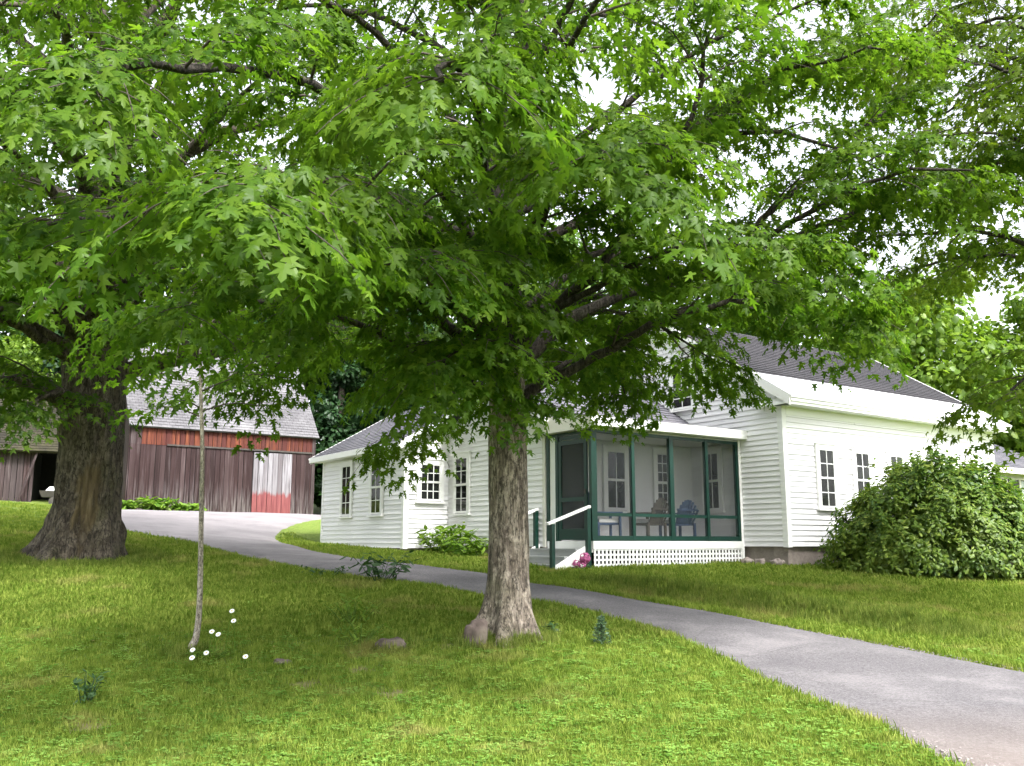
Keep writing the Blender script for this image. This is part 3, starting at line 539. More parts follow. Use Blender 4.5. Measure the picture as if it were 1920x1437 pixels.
meshobj('porch_fascia', [(A0 - 0.225, BP - 0.25, 4.02), (A0 - 0.225, BE + 0.35, 4.02), (A0 - 0.225, BE + 0.35, 4.5), (A0 - 0.225, BP - 0.25, 4.28), (A0 - 0.19, BP - 0.22, 4.02), (A0 - 0.19, BE + 0.35, 4.02), (A0 - 0.19, BE + 0.35, 4.5), (A0 - 0.19, BP - 0.22, 4.28)], [(0, 3, 2, 1), (4, 5, 6, 7), (0, 1, 5, 4), (3, 7, 6, 2), (1, 2, 6, 5), (0, 4, 7, 3)], 'cream', porch)
MB().box(A0 - 0.19, A0 + 0.02, BP - 0.2, BE + 0.3, 4.03, 4.06).build('porch_soffit', 'cream', porch)
posts = [(-4.66, 0.15), (-3.54, 0.085), (-2.36, 0.12), (-1.21, 0.085), (-0.16, 0.085)]
for a, w in posts: piece('porch_post', a - w / 2, a + w / 2, BP - 0.03, BP + 0.06, FZ, PT - 0.031, 'green', porch)
for (a, w), (a2, w2) in zip(posts[:-1], posts[1:]):
    x0, x1 = a + w / 2 + 0.001, a2 - w2 / 2 - 0.001
    piece('porch_rail', x0, x1, BP - 0.01, BP + 0.04, 2.165, 2.235, 'green', porch); piece('bottom_rail', x0, x1, BP - 0.02, BP + 0.05, FZ + 0.001, FZ + 0.11, 'green', porch); piece('top_rail', x0, x1, BP - 0.02, BP + 0.05, PT - 0.1, PT - 0.032, 'green', porch)
    piece('screen_panel', x0, x1, BP + 0.0, BP + 0.004, FZ + 0.111, 2.164, 'screen', porch); piece('screen_panel', x0, x1, BP + 0.0, BP + 0.004, 2.236, PT - 0.101, 'screen', porch)
piece('corner_board', -0.115, -0.035, BP - 0.04, BP + 0.05, SB - 0.3, PT, 'trim', porch)
for b in (2.50, 2.83): piece('porch_post', A0 - 0.02, A0 + 0.07, b - 0.045, b + 0.045, FZ, PT - 0.031, 'green', porch)
piece('top_rail', A0 - 0.01, A0 + 0.05, BP + 0.062, BE - 0.02, PT - 0.1, PT - 0.033, 'green', porch)
piece('side_panel', A0 + 0.015, A0 + 0.03, 2.546, 2.784, FZ + 0.02, PT - 0.101, 'trim', porch)
dr = empty('screen_door', (A0, 0, FZ), 0, porch); m = MB(); d0, d1 = BP + 0.17, 2.44
m.box(-0.01, 0.035, d0, d0 + 0.09, 0.02, 2.2); m.box(-0.01, 0.035, d1 - 0.09, d1, 0.02, 2.2); m.box(-0.01, 0.035, d0 + 0.091, d1 - 0.091, 0.02, 0.26); m.box(-0.01, 0.035, d0 + 0.091, d1 - 0.091, 0.85, 0.94); m.box(-0.01, 0.035, d0 + 0.091, d1 - 0.091, 2.1, 2.2); m.build('door_frame', 'green', dr)
piece('door_screen', 0.01, 0.014, d0 + 0.091, d1 - 0.091, 0.261, 0.849, 'screen_shaded', dr); piece('door_screen', 0.01, 0.014, d0 + 0.091, d1 - 0.091, 0.941, 2.099, 'screen_shaded', dr); piece('door_handle', -0.05, -0.011, d0 + 0.03, d0 + 0.05, 1.0, 1.1, 'rust', dr)
piece('door_screen', 0.005, 0.009, d0, d1, 2.21, 2.3, 'green', dr)
piece('skirt_board', A0 - 0.01, -0.04, BP - 0.03, BP + 0.01, 1.47, FZ - 0.002, 'trim', porch); piece('skirt_board', A0 - 0.012, A0 + 0.02, BP + 0.012, BE - 0.05, 1.40, FZ - 0.002, 'trim', porch)
x = A0 + 0.02
piece('lattice_frame', A0 - 0.0, -0.04, BP - 0.025, BP + 0.005, 1.0, 1.075, 'trim', porch)
while x < -0.1:
    piece('lattice_slat', x, x + 0.048, BP - 0.014, BP - 0.002, 1.076, 1.469, 'trim', porch); x += 0.108
for z in (1.10, 1.205, 1.31, 1.415): piece('lattice_slat', A0 + 0.02, -0.06, BP - 0.001, BP + 0.009, z + 0.02, z + 0.062, 'trim', porch)
MB().box(A0 + 0.06, -0.1, BP + 0.7, BP + 0.72, 0.7, FZ - 0.11).build('under_porch_shade', 'dark', porch)  # near-black sheet put in for the shade under the porch
window(-2.63, BE - 0.012, 0, 0.62, 1.42, 2.38, 2, 1); window(-1.02, BE - 0.012, 0, 0.58, 1.50, 2.33, 3, 3); window(-0.03, 2.18, -math.pi / 2, 0.50, 1.45, 2.40, 2, 1)
# steps
steps = empty('steps', (0, 0, 0), 0, porch)
for i in range(3):
    zt = FZ - 0.16 * (i + 1) - 0.0; x1 = A0 - 0.05 - 0.30 * i
    piece('tread', x1 - 0.34, x1 - 0.0, BP + 0.10, BE + 0.2, zt - 0.04, zt, 'grey_paint', steps); piece('riser', x1 - 0.31, x1 - 0.29, BP + 0.12, BE + 0.18, zt - 0.19, zt - 0.041, 'grey_paint', steps)
sg = [(A0 - 0.04, 1.0), (A0 - 0.98, 1.0), (A0 - 0.98, FZ - 0.52), (A0 - 0.66, FZ - 0.36), (A0 - 0.36, FZ - 0.2), (A0 - 0.04, FZ - 0.06)]
for b in (BP + 0.06, BE + 0.21): meshobj('stringer', [(x, b, z) for x, z in sg] + [(x, b + 0.03, z) for x, z in sg], [tuple(range(6)), tuple(range(11, 5, -1))] + [(i, i + 6, (i + 1) % 6 + 6, (i + 1) % 6) for i in range(6)], 'trim', steps)
for b in (BP + 0.02, BE + 0.25):
    piece('rail_post', A0 - 0.16, A0 - 0.07, b - 0.045, b + 0.045, 1.05, 2.32, 'green', steps); piece('rail_post', A0 - 1.10, A0 - 1.02, b - 0.045, b + 0.045, 0.9, 1.98, 'green', steps)
    MB().bar((A0 - 0.06, b, 2.36), (A0 - 1.18, b, 1.98), 0.09, 0.05).build('handrail', 'trim', steps)

# ---------------------------------------------------------------- porch chairs
def chair(label, a, b, rz, m, tall=0.98, wide=0.62):
    x, y = Hw(a, b); t = empty('porch_chair', (x, y, FZ), ROT + rz); tag(t, label, 'chair', 'chairs on the screened porch'); w = wide / 2
    for sx in (-1, 1):
        for sy, h in ((-1, 0.62), (1, 0.42)): piece('leg', sx * w - 0.025, sx * w + 0.025, sy * 0.26 - 0.025, sy * 0.26 + 0.025, 0, h, m, t)
        piece('armrest', sx * w - 0.055, sx * w + 0.055, -0.31, 0.30, 0.621, 0.65, m, t)
    MB().box(-w + 0.03, w - 0.03, -0.28, 0.26, 0.36, 0.41).build('seat', m, t); MB().box(-w + 0.05, w - 0.05, -0.27, 0.22, 0.411, 0.50).build('cushion', 'cushion', t)
    n = 9
    for i in range(n):                                          # arched fan back of slats
        xx = -w + wide * (i + 0.5) / n; hh = tall - 0.30 * (abs(xx) / w) ** 2.2
        MB().bar((xx * 0.85, 0.24, 0.36), (xx * 1.08, 0.42, hh), wide / n * 0.92, 0.02).build('back_slat', m, t)
    MB().bar((-w * 1.02, 0.375, 0.72), (w * 1.02, 0.375, 0.72), 0.02, 0.05).build('back_rail', m, t)
chair('blue slatted porch chair turned sideways nearest the screen door', -3.55, 2.25, R(70), 'blue_wicker', 1.12, 0.6)
chair('tan wicker porch chair with rounded back in the middle of the porch', -2.45, 2.0, R(-172), 'tan_wicker', 0.98, 0.62)
chair('blue rounded porch chair nearest the house corner', -1.55, 1.95, R(175), 'blue_wicker', 0.95, 0.6)

# ---------------------------------------------------------------- the barn
BX, BY, BZ = -15.17, 35.9, 2.72
barn = empty('barn', (BX, BY, BZ), ROT); tag(barn, 'weathered grey board barn with rust red band under its shingle roof', 'barn')
BL, BD, BH = 7.75, 5.6, 3.68; BSL = 1.28
bwall = prism('wall', [(0.03, 0.03), (BL - 0.03, 0.03), (BL - 0.03, BD - 0.03), (0.03, BD - 0.03)], 0, [BH] * 4, 'dark', barn)
def vboards(wall, p, ang, length, z0, zt, m, w=0.20, out=0.0, name='board'):
    c, s = math.cos(ang), math.sin(ang); n = int(round(length / w)); ww = length / n
    for i in range(n):
        l = i * ww; top = zt(l + ww / 2) if callable(zt) else zt; d = random.uniform(0, 0.012) + out
        o = bpy.data.objects.new(name, unit(m, 'board', [(0, -0.03, 0), (1, -0.03, 0), (1, 0.0, 0), (0, 0.0, 0), (0, -0.03, 1), (1, -0.03, 1), (1, 0.0, 1), (0, 0.0, 1)]))
        b0 = z0 + (random.uniform(-0.03, 0.04) if z0 < 0.5 else 0)
        o.location = (p[0] + c * l + s * d, p[1] + s * l - c * d, b0); o.rotation_euler = (0, 0, ang); o.scale = (ww - random.uniform(0.004, 0.026), 1, top - b0); link(o, wall)
UPB = 2.78
vboards(bwall, (0, 0), 0, 4.98, -0.1, UPB, 'barn_front'); vboards(bwall, (6.72, 0), 0, BL - 6.72, -0.1, UPB, 'barn_front')
vboards(bwall, (0.0, 0.0), 0, 0.42, UPB, BH - 0.02, 'barn_grey'); vboards(bwall, (0.42, 0), 0, BL - 0.42, UPB, BH - 0.02, 'barn_red', 0.19, 0.012)
vboards(bwall, (0, BD), -math.pi / 2, BD, -0.1, lambda l: BH + BSL * (BD / 2 - abs(l - BD / 2)) - 0.05, 'barn_grey', 0.22)
bdoor = empty('sliding_door', (5.0, -0.05, 0), 0, barn)
vboards(bdoor, (0, 0), 0, 1.72, 0.0, UPB - 0.08, 'barn_door', 0.215, 0, 'door_board')
piece('door_track', 1.4, BL - 0.05, -0.085, -0.045, UPB - 0.02, UPB + 0.05, 'rust', barn); piece('corner_post', BL - 0.13, BL + 0.02, -0.07, -0.031, -0.1, BH, 'barn_grey', barn)
meshobj('gable_wall', [(0.05, 0, BH), (0.05, BD, BH), (0.05, BD / 2, BH + BSL * BD / 2 - 0.05), (BL - 0.05, 0, BH), (BL - 0.05, BD, BH), (BL - 0.05, BD / 2, BH + BSL * BD / 2 - 0.05)], [(0, 2, 1), (3, 4, 5), (0, 1, 4, 3)], 'dark', barn)
def zb(b): return BH + 0.08 + BSL * b
br_ = slab_roof('roof', [(-0.12, -0.22, zb(-0.22)), (BL + 0.12, -0.22, zb(-0.22)), (BL + 0.12, BD / 2, zb(BD / 2)), (-0.12, BD / 2, zb(BD / 2))], 'roof_barn', barn, 0.07)
slab_roof('roof', [(BL + 0.12, BD + 0.22, zb(-0.22)), (-0.12, BD + 0.22, zb(-0.22)), (-0.12, BD / 2, zb(BD / 2)), (BL + 0.12, BD / 2, zb(BD / 2))], 'roof_barn', barn, 0.07)

# ---------------------------------------------------------------- open shed at the far left
SX, SY = -21.2, 35.6; SZ = gz1(-18.5, 35.0) - 0.1
shed = empty('open_shed', (SX, SY, SZ), R(20)); tag(shed, 'open fronted old shed with mossy roof behind the big trunk', 'shed')
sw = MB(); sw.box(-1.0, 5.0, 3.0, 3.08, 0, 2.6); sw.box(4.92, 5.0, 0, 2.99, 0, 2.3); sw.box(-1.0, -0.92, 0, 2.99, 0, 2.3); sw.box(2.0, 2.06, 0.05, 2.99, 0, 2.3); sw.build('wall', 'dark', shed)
swall = empty('front_wall', (0, 0, 0), 0, shed)
vboards(swall, (-1.0, 0), 0, 3.05, 0, 2.15, 'barn_grey', 0.22)
for a in (2.07, 4.9): piece('post', a, a + 0.12, -0.05, 0.08, 0, 2.3, 'barn_grey', shed)
MB().bar((2.3, -0.25, 2.2), (1.75, -0.55, 0.02), 0.07, 0.07).build('prop', 'barn_grey', shed)
piece('beam', -1.0, 5.1, -0.06, 0.05, 2.16, 2.32, 'barn_grey', shed)
slab_roof('roof', [(-1.3, -0.45, 2.2), (5.3, -0.45, 2.2), (5.3, 2.2, 4.6), (-1.3, 2.2, 4.6)], 'roof_moss', shed, 0.08)
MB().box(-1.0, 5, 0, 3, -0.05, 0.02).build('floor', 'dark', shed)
ct = empty('garden_cart', (SX + 3.1, SY + 0.55, SZ + 0.02), R(20)); tag(ct, 'small white topped garden cart in the mouth of the dark shed', 'cart')
MB().poly([(-0.45, -0.25, 0.35), (0.45, -0.25, 0.35), (0.45, 0.25, 0.35), (-0.45, 0.25, 0.35), (-0.55, -0.32, 0.6), (0.55, -0.32, 0.6), (0.55, 0.32, 0.6), (-0.55, 0.32, 0.6)], BF).build('tray', 'rust', ct)
MB().poly([(-0.32, -0.3, 0.6), (0.34, -0.28, 0.6), (0.32, 0.28, 0.6), (-0.3, 0.25, 0.6), (-0.2, -0.18, 0.76), (0.22, -0.15, 0.74), (0.2, 0.15, 0.77), (-0.18, 0.14, 0.72)], BF).build('bundle', 'petal', ct)
for s in (-1, 1):
    vs = [(0.0, s * 0.3 + q, 0.18 + 0.0) for q in (-0.03, 0.03)]; n = 16
    meshobj('wheel', [(0.18 * math.cos(k * 2 * math.pi / n), s * 0.34 + q, 0.18 + 0.18 * math.sin(k * 2 * math.pi / n)) for q in (-0.03, 0.03) for k in range(n)], [tuple(range(n)), tuple(range(2 * n - 1, n - 1, -1))] + [(k, k + n, (k + 1) % n + n, (k + 1) % n) for k in range(n)], 'rust', ct)
    MB().bar((0.5, s * 0.25, 0.5), (1.05, s * 0.25, 0.75), 0.04, 0.04).build('handle', 'rust', ct)

# ---------------------------------------------------------------- wood and leaves
def tube(P, rad, nseg=8, bark=0.0, flare=None):
    P = np.asarray(P, float); n = len(P); T = np.gradient(P, axis=0); T /= np.linalg.norm(T, axis=1)[:, None]
    ref = np.array([0.0, 1.0, 0.0]) if abs(T[0, 1]) < 0.9 else np.array([1.0, 0, 0]); N = np.cross(T[0], ref); N /= np.linalg.norm(N); V = []
    th = np.linspace(0, 2 * np.pi, nseg, endpoint=False)
    for i in range(n):
        N = N - T[i] * (N @ T[i]); N /= np.linalg.norm(N); B = np.cross(T[i], N); r = np.full(nseg, rad[i], float)
        if bark: r = r * (1 + bark * BN(th, P[i, 2]))
        if flare is not None: r = r + flare(th, i)
        V.append(P[i] + r[:, None] * (np.cos(th)[:, None] * N + np.sin(th)[:, None] * B))
    V = np.vstack(V); i, j = np.meshgrid(np.arange(n - 1), np.arange(nseg), indexing='ij'); i = i.ravel(); j = j.ravel(); j2 = (j + 1) % nseg
    return V, np.c_[i * nseg + j, i * nseg + j2, (i + 1) * nseg + j2, (i + 1) * nseg + j]
_ph = rng.uniform(0, 6.28, 40); _fr = rng.integers(5, 26, 40)
def BN(th, z):                                                   # furrowed bark relief
    s = np.zeros_like(th)
    for k in range(40): s += np.sin(_fr[k] * th + _ph[k] + 1.5 * np.sin(z * (0.5 + 0.13 * k) + _ph[k])) * np.sin(z * (0.7 + 0.17 * k) + 2 * _ph[k])
    return s / 6.0
class Wood:
    def __init__(s): s.V = []; s.F = []; s.n = 0
    def add(s, VF): s.V.append(VF[0]); s.F.append(VF[1] + s.n); s.n += len(VF[0])
    def build(s, name, m, parent): return npmesh(name, np.vstack(s.V), np.vstack(s.F), m, parent, smooth=True)
def halfleaf(h):
    return [(0.0, 0.0)] + h + [(0.0, 1.0)] + [(-x, y) for x, y in h[::-1]]
def leafmesh(outline, c=(0, 0.35), fold=0.18, droop=0.16):
    P = np.array([c] + outline); V = np.c_[P, -fold * np.abs(P[:, 0]) - droop * P[:, 1] ** 2]; n = len(outline)
    return V, np.array([(0, i, i % n + 1) for i in range(1, n + 1)])[:, [0, 1, 2]]
MAPLE = leafmesh(halfleaf([(0.24, -0.10), (0.47, 0.04), (0.19, 0.23), (0.40, 0.42), (0.62, 0.62), (0.35, 0.57), (0.13, 0.50), (0.17, 0.74)]))
MAPLE_S = leafmesh(halfleaf([(0.38, -0.04), (0.20, 0.25), (0.58, 0.58), (0.15, 0.52)]))
FARLEAF = leafmesh(halfleaf([(0.42, 0.2), (0.35, 0.6)]), (0, 0.45))
BROAD = leafmesh(halfleaf([(0.2, 0.22), (0.27, 0.55), (0.16, 0.85)]), (0, 0.5), 0.3, 0.25)
OBLONG = leafmesh(halfleaf([(0.13, 0.25), (0.17, 0.55), (0.1, 0.85)]), (0, 0.5), 0.3, 0.25)
SEED = 0
class Leaves:
    def __init__(s): s.P = []; s.T = []; s.N = []; s.S = []
    def add(s, P, T, N, S): s.P.append(P); s.T.append(T); s.N.append(N); s.S.append(S)
    def arrays(s):
        P = np.vstack(s.P); T = np.vstack(s.T); N = np.vstack(s.N); S = np.concatenate(s.S)
        T /= np.linalg.norm(T, axis=1)[:, None]; N = N - T * (N * T).sum(1)[:, None]; N /= np.linalg.norm(N, axis=1)[:, None] + 1e-9
        return P, T, np.cross(T, N), N, S
    def build(s, name, m, parent, tmpl, nearest=0, keep=None):
        P, T, X, N, S = s.arrays(); rn = rng.random(len(P)); sel = np.ones(len(P), bool)
        if keep is not None: k = keep(P); P, T, X, N, S, rn = P[k], T[k], X[k], N[k], S[k], rn[k]; sel = np.ones(len(P), bool)
        if nearest:
            dep = P[:, 1] * math.cos(R(10)) + (P[:, 2] - 1.6) * math.sin(R(10)); up = (P[:, 2] - 1.6) * math.cos(R(10)) - P[:, 1] * math.sin(R(10))
            vis = (dep > 1) & (np.abs(P[:, 0] / dep) < 0.55) & (np.abs(up / dep) < 0.41); key = np.where(vis, S / np.maximum(dep, 0.5), 0); idx = np.argsort(-key)[:nearest]; sel[idx] = False
            me = {}
            for i in idx:
                q = int(rn[i] * 6)
                if q not in me:
                    mm = bpy.data.meshes.new('leaf'); V0 = tmpl[0] * (1, 1, 1); V0[:, 0] *= 1 + 0.1 * math.sin(q * 2.1); V0[:, 2] *= 1 + 0.5 * math.sin(q * 1.3); mm.from_pydata(V0.tolist(), [], tmpl[1].tolist())
                    a = mm.attributes.new('rnd', 'FLOAT', 'POINT'); a.data.foreach_set('value', np.full(len(V0), (q + 0.5) / 6, np.float32)); mm.materials.append(M[m]); me[q] = mm
                o = bpy.data.objects.new('leaf', me[q]); o.matrix_world = Matrix(((X[i, 0] * S[i], T[i, 0] * S[i], N[i, 0] * S[i], P[i, 0]), (X[i, 1] * S[i], T[i, 1] * S[i], N[i, 1] * S[i], P[i, 1]), (X[i, 2] * S[i], T[i, 2] * S[i], N[i, 2] * S[i], P[i, 2]), (0, 0, 0, 1)))
                link(o); o.parent = parent; o.matrix_parent_inverse = parent.matrix_world.inverted() if parent.type != 'EMPTY' else Matrix.Translation(-parent.location)
        P, T, X, N, S, rn = P[sel], T[sel], X[sel], N[sel], S[sel], rn[sel]
        V0, F0 = tmpl; k = len(V0); cur = rng.uniform(-0.3, 3.2, len(P)); X = X * rng.uniform(0.72, 1.1, len(P))[:, None]
        V = P[:, None] + S[:, None, None] * (V0[None, :, 0, None] * X[:, None] + V0[None, :, 1, None] * T[:, None] + (V0[None, :, 2] * cur[:, None])[..., None] * N[:, None])
        F = F0[None] + (np.arange(len(P)) * k)[:, None, None]
        o = npmesh(name, V.reshape(-1, 3) - np.array(parent.location), F.reshape(-1, 3), m, parent, np.repeat(rn, k)); tag(o, kind='stuff'); return o
def unitv(v): v = np.asarray(v, float); return v / (np.linalg.norm(v) + 1e-9)
def curve(P, n):
    return resample(np.asarray(P, float), n)
def spray(L, c, ax, length, width, n, size, droop=0.25, thick=0.045, tilt=0.8):
    """one flat fan of leaves along ax, hanging a little, the way maple twigs carry them"""
    ax = unitv(ax); side = unitv(np.cross(ax, (0, 0, 1)))
    t = rng.random(n) ** 0.8; s = rng.uniform(-1, 1, n); wd = width * (0.35 + 0.65 * np.sin(np.pi * np.clip(t * 0.9 + 0.1, 0, 1)))
    P = c + np.outer(t * length, ax) + np.outer(s * wd, side); P[:, 2] += -droop * length * t * t - 0.22 * np.abs(s) * wd + rng.normal(0, thick, n)
    T = 0.60 * ax + np.outer(s * 0.8, side) + rng.normal(0, 0.24, (n, 3)); T[:, 2] -= rng.uniform(0.35, 1.15, n) * tilt
    N = np.array([0, 0, 1.0]) + 0.55 * ax + np.outer(s * 0.3, side) + rng.normal(0, 0.20, (n, 3))
    L.add(P, T, N, size * rng.uniform(0.6, 1.25, n))
def grow(Wd, L, limb, r0, r1, ds=0.5, t0=0.25, sec=1.6, size=0.12, nleaf=30, dens=1.0, fine=None, seg=9, tipspray=True, rise=0.25):
    """limb -> side branches -> leaf fans"""
    global rng
    q_ = np.asarray(limb, float); rng = np.random.default_rng(int(abs(q_[-1] @ (311.7, 173.3, 97.1)) * 10) + SEED)
    P = curve(limb, max(8, int(3 * len(limb)))); P[1:-1] += rng.normal(0, 0.03, (len(P) - 2, 3)); n = len(P)
    Wd.add(tube(P, np.linspace(r0, r1, n), seg)); d = np.r_[0, np.cumsum(np.linalg.norm(np.diff(P, axis=0), axis=1))]; tot = d[-1]; s = tot * t0; k = 0
    while s < tot:
        i = min(np.searchsorted(d, s), n - 1); p = P[i]; T = unitv(P[min(i + 1, n - 1)] - P[max(i - 1, 0)]); tl = s / tot
        sgn = 1 if k % 2 else -1; side = unitv(np.cross(T, (0, 0, 1)) + 0.001) * sgn
        dr = unitv(T * rng.uniform(0.35, 0.9) + side * rng.uniform(0.6, 1.1) + np.array([0, 0, rng.uniform(-0.25, 0.45)]))
        ln = sec * rng.uniform(0.6, 1.15) * (1.05 - 0.45 * tl); q1 = p + dr * ln * 0.5 + np.array([0, 0, rise * ln * 0.25]); q2 = p + dr * ln + np.array([0, 0, -0.12 * ln])
        B = curve([p, q1, q2], 6); rr = min(r0 * 0.3, 0.012 + 0.012 * ln) * (1 - 0.4 * tl); fine.add(tube(B, np.linspace(rr, 0.004, 6), 5))
        for f in (0.3, 0.5, 0.7, 0.9, 1.0):
            if rng.random() > dens: continue
            j = min(5, int(f * 5)); bt = unitv(B[min(j + 1, 5)] - B[max(j - 1, 0)]); a2 = bt if f == 1.0 else unitv(bt * 0.7 + unitv(np.cross(bt, (0, 0, 1))) * rng.choice([-1, 1]) * 0.8)
            lg = rng.uniform(0.45, 0.8) * (0.8 + 0.2 * sec); spray(L, B[j], a2, lg, lg * 0.55, int(nleaf * rng.uniform(0.7, 1.3)), size, rng.uniform(0.15, 0.5))
            fine.add(tube(curve([B[j], B[j] + a2 * lg * 0.5 + np.array([0, 0, -0.03]), B[j] + a2 * lg * 0.9 + np.array([0, 0, -0.22 * lg])], 4), np.array([0.006, 0.005, 0.004, 0.002]), 4))
        s += ds * rng.uniform(0.7, 1.3); k += 1
    if tipspray:
        for _ in range(3): spray(L, P[-1], unitv(unitv(P[-1] - P[-3]) + rng.normal(0, 0.35, 3) * (1, 1, 0.3)), 0.8, 0.5, nleaf, size, 0.3)
def arch(base, az, length, up, end_dz, nmid=3):
    """limb that climbs out of the trunk and levels or droops towards its tip"""
    h = np.array([math.sin(az), math.cos(az), 0]); pts = [np.array(base)]
    for k in range(1, nmid + 2):
        t = k / (nmid + 1); pts.append(np.array(base) + h * length * t + np.array([0, 0, up * math.sin(t * math.pi * 0.62) + (end_dz - up * math.sin(math.pi * 0.62)) * t ** 2]) + rng.normal(0, 0.06 * length * 0.3, 3) * (1, 1, 0.5))
    return pts

# ---- the maple in the middle of the lawn
mz = gz1(-0.03, 12.0)
maple = empty('maple_tree', (-0.03, 12.0, mz)); tag(maple, 'tall green maple on the lawn in front of the porch steps', 'tree')
wd, tw, lv, lm = Wood(), Wood(), Leaves(), Wood()
TR = [(-0.03, 12, mz - 0.25), (-0.04, 12, 1.1), (-0.04, 12, 1.73), (-0.06, 12, 2.91), (-0.07, 12, 4.59), (-0.11, 12.1, 6.15), (-0.11, 12.2, 7.39)]
P = curve(TR, 60); rr = np.interp(P[:, 2], [0.1, 0.45, 0.75, 1.2, 2.9, 4.6, 6.2, 7.4], [0.42, 0.36, 0.295, 0.262, 0.255, 0.215, 0.18, 0.15])
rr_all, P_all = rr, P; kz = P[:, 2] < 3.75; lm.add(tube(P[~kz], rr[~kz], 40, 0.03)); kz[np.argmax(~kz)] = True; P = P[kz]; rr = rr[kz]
wd.add(tube(P, rr, 72, 0.028, lambda th, i: np.maximum(0, 0.98 - (P[i, 2] - mz)) ** 3 * 0.34 * np.maximum(0, np.sin(2.5 * th + 0.6) * np.sin(th * 3.0 + 1)) ))
